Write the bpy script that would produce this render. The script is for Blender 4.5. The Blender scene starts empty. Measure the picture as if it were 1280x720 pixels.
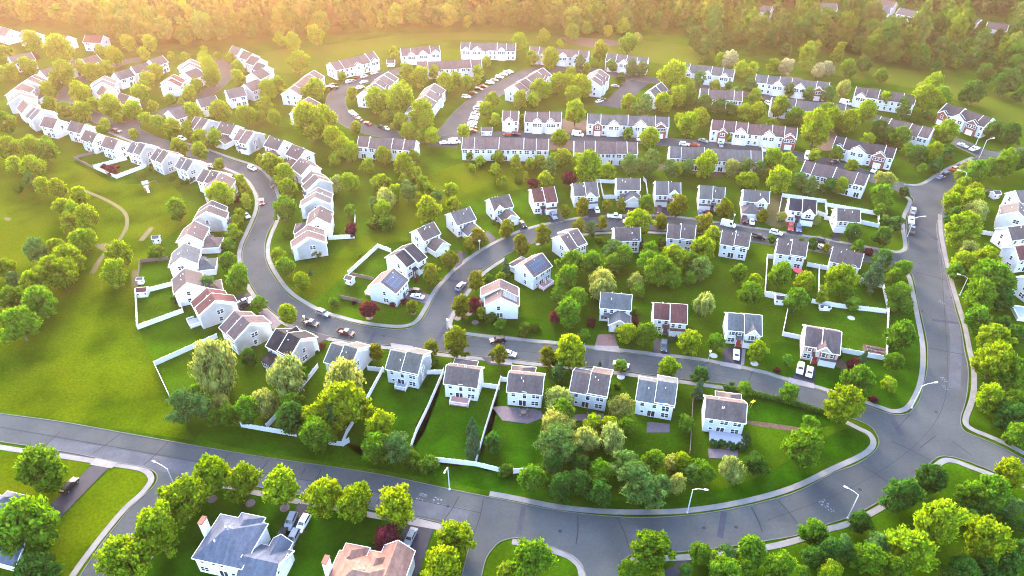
import bpy, bmesh, math, random
import numpy as np
from mathutils import Vector, Matrix
random.seed(7)
RNG = np.random.default_rng(11)
PI = math.pi
sc = bpy.context.scene
COL = sc.collection

# ------------------------------------------------------------------ camera and the ground point that a photo pixel looks at
HC, FPX, YH = 138.0, 870.0, -280.0
TH = math.atan((360 - YH) / FPX)
CT, ST = math.cos(TH), math.sin(TH)
def G(px, py, z=0.0):
    a = (px - 640.0) / FPX; b = (py - 360.0) / FPX
    t = (HC - z) / (ST + b * CT)
    return Vector((a * t, (CT - b * ST) * t, z))
def SC(px, py, z=0.0):                                   # photo pixels per metre, sideways, at that point
    return FPX * (ST + (py - 360.0) / FPX * CT) / (HC - z)
cam_d = bpy.data.cameras.new('camera'); cam = bpy.data.objects.new('camera', cam_d); COL.objects.link(cam)
cam.location = (0, 0, HC); cam.rotation_euler = (PI / 2 - TH, 0, 0)
cam_d.sensor_width = 36.0; cam_d.lens = 36.0 * FPX / 1280.0
cam_d.clip_start = 1.0; cam_d.clip_end = 9000.0
sc.camera = cam

# ------------------------------------------------------------------ materials
def newmat(name):
    m = bpy.data.materials.new(name); m.use_nodes = True
    nt = m.node_tree; nt.nodes.clear()
    out = nt.nodes.new('ShaderNodeOutputMaterial')
    return m, nt, out
def N(nt, t, **kw):
    n = nt.nodes.new(t)
    for k, v in kw.items():
        if hasattr(n, k): setattr(n, k, v)
        else: n.inputs[k].default_value = v
    return n
def rgba(c): return (c[0], c[1], c[2], 1.0)
def noisy(name, c1, c2, scale=1.0, rough=0.85, detail=4.0, c3=None, scale3=0.05, lo=0.35, hi=0.65, fine=0.0, spec=0.25, stretch=None, bump=0.0):
    m, nt, out = newmat(name); L = nt.links
    geo = N(nt, 'ShaderNodeNewGeometry')
    src = geo.outputs['Position']
    if stretch:
        tc = N(nt, 'ShaderNodeTexCoord'); mp = N(nt, 'ShaderNodeMapping'); mp.inputs['Scale'].default_value = stretch
        L.new(tc.outputs['Object'], mp.inputs['Vector']); src = mp.outputs['Vector']
    n1 = N(nt, 'ShaderNodeTexNoise'); n1.inputs['Scale'].default_value = scale; n1.inputs['Detail'].default_value = detail
    L.new(src, n1.inputs['Vector'])
    r1 = N(nt, 'ShaderNodeMapRange'); r1.inputs['From Min'].default_value = lo; r1.inputs['From Max'].default_value = hi
    L.new(n1.outputs['Fac'], r1.inputs['Value'])
    mx = N(nt, 'ShaderNodeMix', data_type='RGBA'); mx.inputs[6].default_value = rgba(c1); mx.inputs[7].default_value = rgba(c2)
    L.new(r1.outputs[0], mx.inputs[0]); col = mx.outputs[2]
    if c3 is not None:
        n3 = N(nt, 'ShaderNodeTexNoise'); n3.inputs['Scale'].default_value = scale3; n3.inputs['Detail'].default_value = 5.0
        L.new(geo.outputs['Position'], n3.inputs['Vector'])
        r3 = N(nt, 'ShaderNodeMapRange'); r3.inputs['From Min'].default_value = 0.45; r3.inputs['From Max'].default_value = 0.7
        L.new(n3.outputs['Fac'], r3.inputs['Value'])
        m3 = N(nt, 'ShaderNodeMix', data_type='RGBA'); L.new(col, m3.inputs[6]); m3.inputs[7].default_value = rgba(c3)
        L.new(r3.outputs[0], m3.inputs[0]); col = m3.outputs[2]
    if fine:
        n4 = N(nt, 'ShaderNodeTexNoise'); n4.inputs['Scale'].default_value = 1.3; n4.inputs['Detail'].default_value = 8.0; n4.inputs['Roughness'].default_value = 0.7
        L.new(geo.outputs['Position'], n4.inputs['Vector'])
        r4 = N(nt, 'ShaderNodeMapRange'); r4.inputs['From Min'].default_value = 0.3; r4.inputs['From Max'].default_value = 0.7
        r4.inputs['To Min'].default_value = 1 - fine; r4.inputs['To Max'].default_value = 1 + fine
        L.new(n4.outputs['Fac'], r4.inputs['Value'])
        hv = N(nt, 'ShaderNodeHueSaturation'); L.new(col, hv.inputs['Color']); L.new(r4.outputs[0], hv.inputs['Value']); col = hv.outputs['Color']
    b = N(nt, 'ShaderNodeBsdfPrincipled'); b.inputs['Roughness'].default_value = rough; b.inputs['Specular IOR Level'].default_value = spec
    L.new(col, b.inputs['Base Color'])
    if bump:
        bp = N(nt, 'ShaderNodeBump'); bp.inputs['Strength'].default_value = bump; bp.inputs['Distance'].default_value = 0.2
        n5 = N(nt, 'ShaderNodeTexNoise'); n5.inputs['Scale'].default_value = 5.0; n5.inputs['Detail'].default_value = 5.0
        L.new(geo.outputs['Position'], n5.inputs['Vector']); L.new(n5.outputs['Fac'], bp.inputs['Height']); L.new(bp.outputs[0], b.inputs['Normal'])
    L.new(b.outputs[0], out.inputs['Surface'])
    return m
def lap_siding(name, c, dark=0.9):
    """clapboard: thin darker joints every 0.2 m of height over a faint stain"""
    m, nt, out = newmat(name); L = nt.links
    geo = N(nt, 'ShaderNodeNewGeometry'); sx = N(nt, 'ShaderNodeSeparateXYZ'); L.new(geo.outputs['Position'], sx.inputs[0])
    mo = N(nt, 'ShaderNodeMath', operation='MODULO'); mo.inputs[1].default_value = 0.22; L.new(sx.outputs['Z'], mo.inputs[0])
    gt = N(nt, 'ShaderNodeMath', operation='LESS_THAN'); gt.inputs[1].default_value = 0.035; L.new(mo.outputs[0], gt.inputs[0])
    n1 = N(nt, 'ShaderNodeTexNoise'); n1.inputs['Scale'].default_value = 0.5; n1.inputs['Detail'].default_value = 5; L.new(geo.outputs['Position'], n1.inputs['Vector'])
    mx = N(nt, 'ShaderNodeMix', data_type='RGBA'); mx.inputs[6].default_value = rgba([x * 0.88 for x in c]); mx.inputs[7].default_value = rgba(c)
    r1 = N(nt, 'ShaderNodeMapRange'); r1.inputs['From Min'].default_value = 0.35; r1.inputs['From Max'].default_value = 0.6; L.new(n1.outputs['Fac'], r1.inputs['Value']); L.new(r1.outputs[0], mx.inputs[0])
    m2 = N(nt, 'ShaderNodeMix', data_type='RGBA', blend_type='MULTIPLY'); m2.inputs[7].default_value = rgba([0.62] * 3)
    L.new(gt.outputs[0], m2.inputs[0]); L.new(mx.outputs[2], m2.inputs[6])
    b = N(nt, 'ShaderNodeBsdfPrincipled'); b.inputs['Roughness'].default_value = 0.6; b.inputs['Specular IOR Level'].default_value = 0.3
    L.new(m2.outputs[2], b.inputs['Base Color']); L.new(b.outputs[0], out.inputs['Surface'])
    return m
def plain(name, c, rough=0.5, metal=0.0, spec=0.5, coat=0.0, var=0.12):
    m, nt, out = newmat(name); L = nt.links
    geo = N(nt, 'ShaderNodeNewGeometry'); n1 = N(nt, 'ShaderNodeTexNoise'); n1.inputs['Scale'].default_value = 1.7; n1.inputs['Detail'].default_value = 4
    L.new(geo.outputs['Position'], n1.inputs['Vector'])
    mx = N(nt, 'ShaderNodeMix', data_type='RGBA'); mx.inputs[6].default_value = rgba([x * (1 - var) for x in c]); mx.inputs[7].default_value = rgba([min(1, x * (1 + var * .5)) for x in c])
    L.new(n1.outputs['Fac'], mx.inputs[0])
    b = N(nt, 'ShaderNodeBsdfPrincipled'); b.inputs['Roughness'].default_value = rough; b.inputs['Metallic'].default_value = metal
    b.inputs['Specular IOR Level'].default_value = spec; b.inputs['Coat Weight'].default_value = coat
    L.new(mx.outputs[2], b.inputs['Base Color']); L.new(b.outputs[0], out.inputs['Surface'])
    return m
def foliage(name, transl=0.35):
    """leaf colour comes from each tree's own object colour, varied leaf clump by leaf clump"""
    m, nt, out = newmat(name); L = nt.links
    oi = N(nt, 'ShaderNodeObjectInfo'); geo = N(nt, 'ShaderNodeNewGeometry')
    hv = N(nt, 'ShaderNodeHueSaturation'); L.new(oi.outputs['Color'], hv.inputs['Color'])
    r = N(nt, 'ShaderNodeMapRange'); r.inputs['To Min'].default_value = 0.55; r.inputs['To Max'].default_value = 1.5; L.new(geo.outputs['Random Per Island'], r.inputs['Value'])
    L.new(r.outputs[0], hv.inputs['Value'])
    r2 = N(nt, 'ShaderNodeMapRange'); r2.inputs['To Min'].default_value = 0.478; r2.inputs['To Max'].default_value = 0.522
    wn = N(nt, 'ShaderNodeTexWhiteNoise', noise_dimensions='1D'); L.new(geo.outputs['Random Per Island'], wn.inputs['W']); L.new(wn.outputs['Value'], r2.inputs['Value'])
    L.new(r2.outputs[0], hv.inputs['Hue'])
    d = N(nt, 'ShaderNodeBsdfDiffuse'); t = N(nt, 'ShaderNodeBsdfTranslucent'); mx = N(nt, 'ShaderNodeMixShader'); mx.inputs[0].default_value = transl
    L.new(hv.outputs['Color'], d.inputs['Color'])
    h2 = N(nt, 'ShaderNodeHueSaturation'); h2.inputs['Saturation'].default_value = 1.1; h2.inputs['Value'].default_value = 1.5; L.new(hv.outputs['Color'], h2.inputs['Color']); L.new(h2.outputs['Color'], t.inputs['Color'])
    L.new(d.outputs[0], mx.inputs[1]); L.new(t.outputs[0], mx.inputs[2]); L.new(mx.outputs[0], out.inputs['Surface'])
    return m
def paint(name):
    """car paint, colour from the car's own object colour"""
    m, nt, out = newmat(name); L = nt.links
    oi = N(nt, 'ShaderNodeObjectInfo'); b = N(nt, 'ShaderNodeBsdfPrincipled'); b.inputs['Roughness'].default_value = 0.4; b.inputs['Specular IOR Level'].default_value = 0.22; b.inputs['Coat Weight'].default_value = 0.0
    L.new(oi.outputs['Color'], b.inputs['Base Color']); L.new(b.outputs[0], out.inputs['Surface'])
    return m
def roofmat(name, c):
    return noisy(name, [x * 0.72 for x in c], [x * 1.18 for x in c], scale=1.0, stretch=(1.1, 0.25, 0.25), detail=6, rough=0.92, lo=0.3, hi=0.7, fine=0.25, spec=0.03, bump=0.25)

M = {}
M['white'] = lap_siding('white_siding', (0.53, 0.525, 0.53))
M['white_warm'] = lap_siding('warm_white_siding', (0.53, 0.51, 0.48))
M['white_cool'] = lap_siding('cool_white_siding', (0.46, 0.475, 0.505))
M['cream'] = lap_siding('cream_siding', (0.70, 0.66, 0.60))
M['grey'] = lap_siding('pale_grey_siding', (0.60, 0.60, 0.63))
M['tan'] = lap_siding('tan_siding', (0.42, 0.35, 0.30))
M['pinkish'] = lap_siding('pinkish_siding', (0.66, 0.58, 0.56))
M['trim'] = plain('white_trim', (0.64, 0.64, 0.65), 0.5, var=0.05)
M['brick'] = noisy('red_brick', (0.1500, 0.0420, 0.0315), (0.2000, 0.0630, 0.0450), scale=4, rough=0.9)
ROOFC = {'charcoal': (0.045, 0.05, 0.065), 'greygreen': (0.16, 0.18, 0.19), 'brown': (0.170, 0.150, 0.160), 'redbrown': (0.175, 0.085, 0.09), 'bluegrey': (0.16, 0.19, 0.225),
         'pinkbrown': (0.22, 0.175, 0.185), 'grey': (0.185, 0.185, 0.205), 'purple': (0.155, 0.132, 0.150), 'dark': (0.085, 0.085, 0.105), 'navy': (0.06, 0.065, 0.095), 'slate': (0.15, 0.19, 0.28), 'maroon': (0.20, 0.135, 0.145), 'terracotta': (0.36, 0.22, 0.19)}
for k, c in ROOFC.items():
    c = (c[0] * 0.42, c[1] * 0.375, c[2] * 0.345); M['roof_' + k] = roofmat(k + '_shingles', c)
M['pane'] = plain('window_glass', (0.02, 0.025, 0.035), 0.12, spec=0.6)
M['garage'] = plain('garage_door_white', (0.60, 0.60, 0.62), 0.5)
M['door_red'] = plain('door_red', (0.30, 0.03, 0.03), 0.45)
M['door_dark'] = plain('door_dark', (0.05, 0.04, 0.045), 0.45)
M['shutter_red'] = plain('shutter_red', (0.25, 0.03, 0.03), 0.5)
M['shutter_dark'] = plain('shutter_dark', (0.04, 0.04, 0.05), 0.5)
M['deck_grey'] = plain('deck_grey', (0.24, 0.24, 0.28), 0.8)
M['deck_red'] = plain('deck_red', (0.34, 0.15, 0.13), 0.8)
M['paver'] = noisy('paver', (0.0637, 0.0490, 0.0588), (0.0882, 0.0686, 0.0784), scale=2.0)
M['vinyl'] = plain('white_vinyl', (0.54, 0.55, 0.58), 0.45, var=0.04)
M['wood'] = plain('brown_wood', (0.13, 0.09, 0.075), 0.8, var=0.3)
M['asphalt'] = noisy('asphalt', (0.0329, 0.0375, 0.0415), (0.0430, 0.0474, 0.0498), scale=0.12, detail=8, rough=0.9, c3=(0.0508, 0.0549, 0.0563), scale3=0.03, fine=0.14, spec=0.0)
M['driveway'] = noisy('driveway_asphalt', (0.0078, 0.0088, 0.0173), (0.0126, 0.0138, 0.0248), scale=0.5, detail=6, rough=0.85, fine=0.12)
M['apron'] = noisy('pale_concrete', (0.1087, 0.1001, 0.1058), (0.1373, 0.1258, 0.1316), scale=0.6, rough=0.9, fine=0.08)
M['brickdrive'] = noisy('brick_drive', (0.0637, 0.0367, 0.0392), (0.0833, 0.0490, 0.0514), scale=0.9, rough=0.9, fine=0.1)
M['walk'] = noisy('sidewalk_concrete', (0.0926, 0.0877, 0.0901), (0.1218, 0.1145, 0.1169), scale=0.35, rough=0.9, fine=0.07)
M['kerb'] = noisy('kerb_concrete', (0.0634, 0.0634, 0.0547), (0.0835, 0.0821, 0.0720), scale=0.5, rough=0.9)
M['asphalt_new'] = noisy('asphalt_lane', (0.0448, 0.0484, 0.0582), (0.0582, 0.0616, 0.0718), scale=0.3, detail=8, rough=0.9, fine=0.14, spec=0.0)
M['asphalt_dark'] = noisy('asphalt_patch', (0.0250, 0.0287, 0.0387), (0.0338, 0.0375, 0.0488), scale=0.3, detail=8, rough=0.9, fine=0.14, spec=0.0)
M['crack'] = plain('crack_sealant', (0.019, 0.021, 0.027), 0.95, spec=0.0)
M['mark'] = noisy('worn_road_paint', (0.04, 0.045, 0.06), (0.13, 0.14, 0.16), scale=2.5, rough=0.7)
M['mulch'] = noisy('mulch', (0.0362, 0.0209, 0.0145), (0.0644, 0.0386, 0.0274), scale=1.2, rough=0.95, fine=0.25)
M['dirt'] = noisy('bare_dirt', (0.0417, 0.0342, 0.0118), (0.0347, 0.0363, 0.0040), scale=0.35, rough=0.95, fine=0.2)
M['gravel'] = noisy('pale_gravel', (0.25,0.24,0.24), (0.34,0.33,0.33), scale=3.0, rough=0.95)
M['grass'] = noisy('grass', (0.0087, 0.0254, 0.0008), (0.0243, 0.0589, 0.0012), scale=0.10, detail=9, rough=0.95, c3=(0.0285, 0.0519, 0.0012), scale3=0.022, fine=0.42, spec=0.0, bump=0.3)
M['meadow'] = noisy('meadow_grass', (0.0166, 0.0323, 0.0004), (0.0434, 0.0681, 0.0009), scale=0.07, detail=9, rough=0.95, c3=(0.0425, 0.0520, 0.0009), scale3=0.035, fine=0.42, spec=0.0, bump=0.3)
M['field'] = noisy('far_field_grass', (0.0321, 0.0505, 0.0041), (0.0443, 0.0579, 0.0055), scale=0.04, detail=8, rough=0.95, fine=0.2, spec=0.0)
M['lawn'] = noisy('dark_lawn', (0.0043, 0.0208, 0.0003), (0.0131, 0.0476, 0.0009), scale=0.15, detail=9, rough=0.95, c3=(0.0153, 0.0430, 0.0009), scale3=0.05, fine=0.42, spec=0.0, bump=0.3)
M['drylawn'] = noisy('dry_lawn', (0.0083, 0.0266, 0.0007), (0.0216, 0.0594, 0.0011), scale=0.12, detail=9, rough=0.95, c3=(0.0266, 0.0628, 0.0014), scale3=0.09, fine=0.42, spec=0.0, bump=0.3)
M['bark'] = noisy('bark', (0.07, 0.05, 0.04), (0.13, 0.10, 0.08), scale=3, rough=0.95)
M['leaf'] = foliage('leaves', 0.42)
M['needle'] = foliage('needles', 0.22)
M['paint'] = paint('car_paint')
M['rubber'] = plain('tyre_rubber', (0.02, 0.02, 0.02), 0.85)
M['rim'] = plain('wheel_rim', (0.45, 0.45, 0.47), 0.3, metal=0.8)
M['autoglass'] = plain('car_glass', (0.015, 0.018, 0.022), 0.08, spec=0.7)
M['lamp_w'] = plain('headlight_lens', (0.75, 0.75, 0.72), 0.2)
M['lamp_r'] = plain('tail_lens', (0.35, 0.02, 0.02), 0.25)
M['pole'] = plain('galvanised_pole', (0.45, 0.46, 0.48), 0.4, metal=0.2)
M['solar'] = None
def solar_mat():
    m, nt, out = newmat('solar_cells'); L = nt.links
    tc = N(nt, 'ShaderNodeTexCoord'); bk = N(nt, 'ShaderNodeTexBrick'); bk.offset = 0.0
    bk.inputs['Color1'].default_value = rgba((0.022, 0.030, 0.055)); bk.inputs['Color2'].default_value = rgba((0.026, 0.036, 0.065)); bk.inputs['Mortar'].default_value = rgba((0.12, 0.13, 0.16))
    bk.inputs['Scale'].default_value = 1.0; bk.inputs['Mortar Size'].default_value = 0.035; bk.inputs['Brick Width'].default_value = 1.0; bk.inputs['Row Height'].default_value = 1.6
    L.new(tc.outputs['Object'], bk.inputs['Vector'])
    b = N(nt, 'ShaderNodeBsdfPrincipled'); b.inputs['Roughness'].default_value = 0.35; b.inputs['Specular IOR Level'].default_value = 0.3
    L.new(bk.outputs['Color'], b.inputs['Base Color']); L.new(b.outputs[0], out.inputs['Surface'])
    return m
M['solar'] = solar_mat()

# ------------------------------------------------------------------ objects
def tag(o, label=None, cat=None, group=None, kind=None):
    if label: o['label'] = label
    if cat: o['category'] = cat
    if group: o['group'] = group
    if kind: o['kind'] = kind
    return o
def empty(name, loc, rz=0.0):
    o = bpy.data.objects.new(name, None); COL.objects.link(o); o.location = loc; o.rotation_euler = (0, 0, rz); o.empty_display_size = 0.5
    return o
def link(name, me, parent=None, loc=None, rz=None):
    o = bpy.data.objects.new(name, me); COL.objects.link(o)
    if parent is not None: o.parent = parent
    if loc is not None: o.location = loc
    if rz is not None: o.rotation_euler = (0, 0, rz)
    return o
class MB:
    def __init__(s): s.v = []; s.f = []
    def poly(s, pts):
        n = len(s.v); s.v += [tuple(p) for p in pts]; s.f.append(list(range(n, n + len(pts))))
    def box(s, x0, x1, y0, y1, z0, z1):
        n = len(s.v)
        s.v += [(x0, y0, z0), (x1, y0, z0), (x1, y1, z0), (x0, y1, z0), (x0, y0, z1), (x1, y0, z1), (x1, y1, z1), (x0, y1, z1)]
        s.f += [[n + i for i in q] for q in ((3, 2, 1, 0), (4, 5, 6, 7), (0, 1, 5, 4), (1, 2, 6, 5), (2, 3, 7, 6), (3, 0, 4, 7))]
    def extr(s, pts, off):
        """closed prism: polygon pts swept by the vector off"""
        n = len(s.v); k = len(pts); off = Vector(off)
        s.v += [tuple(p) for p in pts] + [tuple(Vector(p) + off) for p in pts]
        s.f.append(list(range(n + k - 1, n - 1, -1))); s.f.append(list(range(n + k, n + 2 * k)))
        for i in range(k):
            j = (i + 1) % k; s.f.append([n + i, n + j, n + k + j, n + k + i])
    def beam(s, a, b, w, h, up=(0, 0, 1)):
        a = Vector(a); b = Vector(b); d = (b - a); 
        if d.length < 1e-6: return
        d.normalize(); up = Vector(up); r = d.cross(up)
        if r.length < 1e-5: r = Vector((1, 0, 0))
        r.normalize(); u = r.cross(d)
        q = [a - r * w / 2 - u * h / 2, a + r * w / 2 - u * h / 2, a + r * w / 2 + u * h / 2, a - r * w / 2 + u * h / 2]
        s.extr(q, b - a)
    def tube(s, pts, r0, r1=None, n=7):
        r1 = r0 if r1 is None else r1; pts = [Vector(p) for p in pts]; base = len(s.v); k = len(pts)
        for i, p in enumerate(pts):
            d = (pts[min(i + 1, k - 1)] - pts[max(i - 1, 0)]).normalized()
            x = d.cross(Vector((0, 0.31, 0.95)));
            if x.length < 1e-3: x = d.cross(Vector((1, 0, 0)))
            x.normalize(); y = d.cross(x); r = r0 + (r1 - r0) * i / max(1, k - 1)
            for j in range(n):
                a = 2 * PI * j / n; s.v.append(tuple(p + x * (r * math.cos(a)) + y * (r * math.sin(a))))
        for i in range(k - 1):
            for j in range(n):
                jj = (j + 1) % n; s.f.append([base + i * n + j, base + i * n + jj, base + (i + 1) * n + jj, base + (i + 1) * n + j])
        s.f.append([base + j for j in range(n - 1, -1, -1)]); s.f.append([base + (k - 1) * n + j for j in range(n)])
    def disc(s, c, r, z, n=20, h=0.03):
        s.extr([(c[0] + r * math.cos(2 * PI * i / n), c[1] + r * math.sin(2 * PI * i / n), z) for i in range(n)], (0, 0, h))
    def mesh(s, name, mat):
        me = bpy.data.meshes.new(name); me.from_pydata(s.v, [], s.f); me.materials.append(mat); me.update()
        return me
    def build(s, name, mat, parent=None, **kw):
        if not s.f: return None
        me = s.mesh(name, mat)
        bm = bmesh.new(); bm.from_mesh(me); bmesh.ops.recalc_face_normals(bm, faces=bm.faces); bm.to_mesh(me); bm.free()
        return link(name, me, parent, **kw)
def smooth(pts, k=4, closed=False):
    P = [Vector((p[0], p[1])) for p in pts]; n = len(P); out = []
    rng = n if closed else n - 1
    for i in range(rng):
        p0 = P[(i - 1) % n] if closed or i > 0 else P[0]; p1 = P[i]; p2 = P[(i + 1) % n]; p3 = P[(i + 2) % n] if closed or i + 2 < n else P[-1]
        for j in range(k):
            t = j / k
            out.append(0.5 * ((2 * p1) + (p2 - p0) * t + (2 * p0 - 5 * p1 + 4 * p2 - p3) * t * t + (3 * p1 - p0 - 3 * p2 + p3) * t ** 3))
    if not closed: out.append(P[-1])
    return [(p.x, p.y) for p in out]
def sheet(name, loops, mat, z, kind='structure', th=0.0):
    """flat ground sheet from world-space outlines"""
    bm = bmesh.new()
    for lp in loops:
        vs = [bm.verts.new((p[0], p[1], z)) for p in lp]
        f = bm.faces.new(vs); f.normal_update()
        if f.normal.z < 0: f.normal_flip()
    bmesh.ops.triangulate(bm, faces=bm.faces[:], ngon_method='EAR_CLIP')
    if th:
        r = bmesh.ops.extrude_face_region(bm, geom=bm.faces[:])
        bmesh.ops.translate(bm, verts=[e for e in r['geom'] if isinstance(e, bmesh.types.BMVert)], vec=(0, 0, -th))
        bmesh.ops.recalc_face_normals(bm, faces=bm.faces[:])
    me = bpy.data.meshes.new(name); bm.to_mesh(me); bm.free(); me.materials.append(mat)
    o = link(name, me); o['kind'] = kind
    return o
def strip(name, outline, mat, z, kind='structure', th=0.0):
    """ribbon outline laid as quads, with sides when it has a thickness"""
    n = len(outline) // 2; Lf, Rt = outline[:n], outline[n:][::-1]; m = MB()
    for i in range(n - 1):
        m.poly([(*Rt[i], z), (*Rt[i + 1], z), (*Lf[i + 1], z), (*Lf[i], z)])
        if th:
            m.poly([(*Rt[i], z - th), (*Rt[i + 1], z - th), (*Rt[i + 1], z), (*Rt[i], z)]); m.poly([(*Lf[i], z), (*Lf[i + 1], z), (*Lf[i + 1], z - th), (*Lf[i], z - th)])
    me = m.mesh(name, mat); o = link(name, me); o['kind'] = kind
    return o
def px2w(pts): return [tuple(G(*p)[:2]) for p in pts]
def ribbon(pts, w, off=0.0):
    """outline of a strip of width w about the world-space polyline pts"""
    P = [Vector(p[:2]) for p in pts]; n = len(P); Lf = []; Rt = []
    for i in range(n):
        d = (P[min(i + 1, n - 1)] - P[max(i - 1, 0)]).normalized(); nr = Vector((-d.y, d.x))
        Lf.append(tuple(P[i] + nr * (off + w / 2))); Rt.append(tuple(P[i] + nr * (off - w / 2)))
    return Lf + Rt[::-1]
# ------------------------------------------------------------------ building kit
WINDOWS = {}
def window_meshes(kind):
    if kind in WINDOWS: return WINDOWS[kind]
    w, h, cols, rows = {'single': (0.95, 1.45, 1, 2), 'double': (1.85, 1.45, 2, 2), 'triple': (2.7, 1.45, 3, 2), 'slider': (1.9, 2.05, 2, 1), 'small': (0.75, 0.75, 1, 1), 'tall': (0.95, 2.3, 1, 2), 'arch': (1.8, 2.0, 2, 2)}[kind]
    f = MB(); t = 0.13
    f.box(-w / 2 - t, -w / 2, 0, 0.09, -h / 2 - t, h / 2 + t); f.box(w / 2, w / 2 + t, 0, 0.09, -h / 2 - t, h / 2 + t)
    f.box(-w / 2, w / 2, 0, 0.088, -h / 2 - t, -h / 2); f.box(-w / 2, w / 2, 0, 0.088, h / 2, h / 2 + t)
    for i in range(1, cols):
        x = -w / 2 + w * i / cols; f.box(x - 0.07, x + 0.07, 0, 0.085, -h / 2, h / 2)
    for i in range(1, rows):
        z = -h / 2 + h * i / rows; f.box(-w / 2, w / 2, 0, 0.082, z - 0.035, z + 0.035)
    if kind == 'arch':
        f.extr([(math.cos(PI * i / 10) * (w / 2 + t), 0, h / 2 + t + math.sin(PI * i / 10) * 0.75) for i in range(11)], (0, 0.06, 0))
    p = MB(); p.box(-w / 2 + 0.005, w / 2 - 0.005, -0.05, 0.04, -h / 2 + 0.005, h / 2 - 0.005)
    if kind == 'arch': p.extr([(math.cos(PI * i / 10) * (w / 2 - 0.02), 0.05, h / 2 + t + math.sin(PI * i / 10) * 0.6) for i in range(11)], (0, 0.035, 0))
    pm = p.mesh('pane_' + kind, M['pane']); fm = f.mesh('window_' + kind, M['trim'])
    WINDOWS[kind] = (fm, pm, w, h); return WINDOWS[kind]
FACE_RZ = {'v+': 0.0, 'v-': PI, 'u+': -PI / 2, 'u-': PI / 2}
def on_face(face, c, d, z, out=0.0):
    d += out
    return {'v+': (c, d, z), 'v-': (c, -d, z), 'u+': (d, c, z), 'u-': (-d, c, z)}[face]
def add_window(root, face, c, d, z, kind, panes=True, shutter=None):
    fm, pm, w, h = window_meshes(kind)
    o = link('window', fm, root, on_face(face, c, d, z), FACE_RZ[face])
    if panes: link('pane', pm, o)
    else: link('pane', pm, o)
    if shutter:
        if 'sh' not in WINDOWS:
            s = MB(); s.box(-0.2, 0.2, 0, 0.07, -0.8, 0.8); WINDOWS['sh'] = s
        for sx in (-1, 1):
            key = 'shm_' + shutter
            if key not in WINDOWS: WINDOWS[key] = WINDOWS['sh'].mesh('shutter', M[shutter])
            link('shutter', WINDOWS[key], o, (sx * (w / 2 + 0.37), 0, 0))
    return o
GD = {}
def add_garage_door(root, face, c, d, w=4.9):
    if w not in GD:
        m = MB()
        for i in range(4): m.box(-w / 2, w / 2, -0.03, 0.07 + 0.012 * (i % 2), 0.03 + i * 0.56, 0.03 + i * 0.56 + 0.545)
        m.box(-w / 2 - 0.15, -w / 2, -0.02, 0.10, 0, 2.4); m.box(w / 2, w / 2 + 0.15, -0.02, 0.10, 0, 2.4); m.box(-w / 2 - 0.15, w / 2 + 0.15, -0.02, 0.105, 2.29, 2.48)
        GD[w] = m.mesh('garage_door', M['garage'])
    return link('garage_door', GD[w], root, on_face(face, c, d, 0.02), FACE_RZ[face])
def add_door(root, face, c, d, mat='door_red'):
    key = 'd' + mat
    if key not in GD:
        m = MB(); m.box(-0.5, 0.5, -0.02, 0.06, 0.1, 2.2); m.box(-0.62, -0.5, -0.02, 0.09, 0.1, 2.32); m.box(0.5, 0.62, -0.02, 0.09, 0.1, 2.32); m.box(-0.5, 0.5, -0.02, 0.088, 2.2, 2.32); m.box(-0.9, 0.9, -0.02, 1.1, 0.0, 0.16)
        GD[key] = m.mesh('front_door', M[mat])
    return link('front_door', GD[key], root, on_face(face, c, d, 0.02), FACE_RZ[face])

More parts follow.
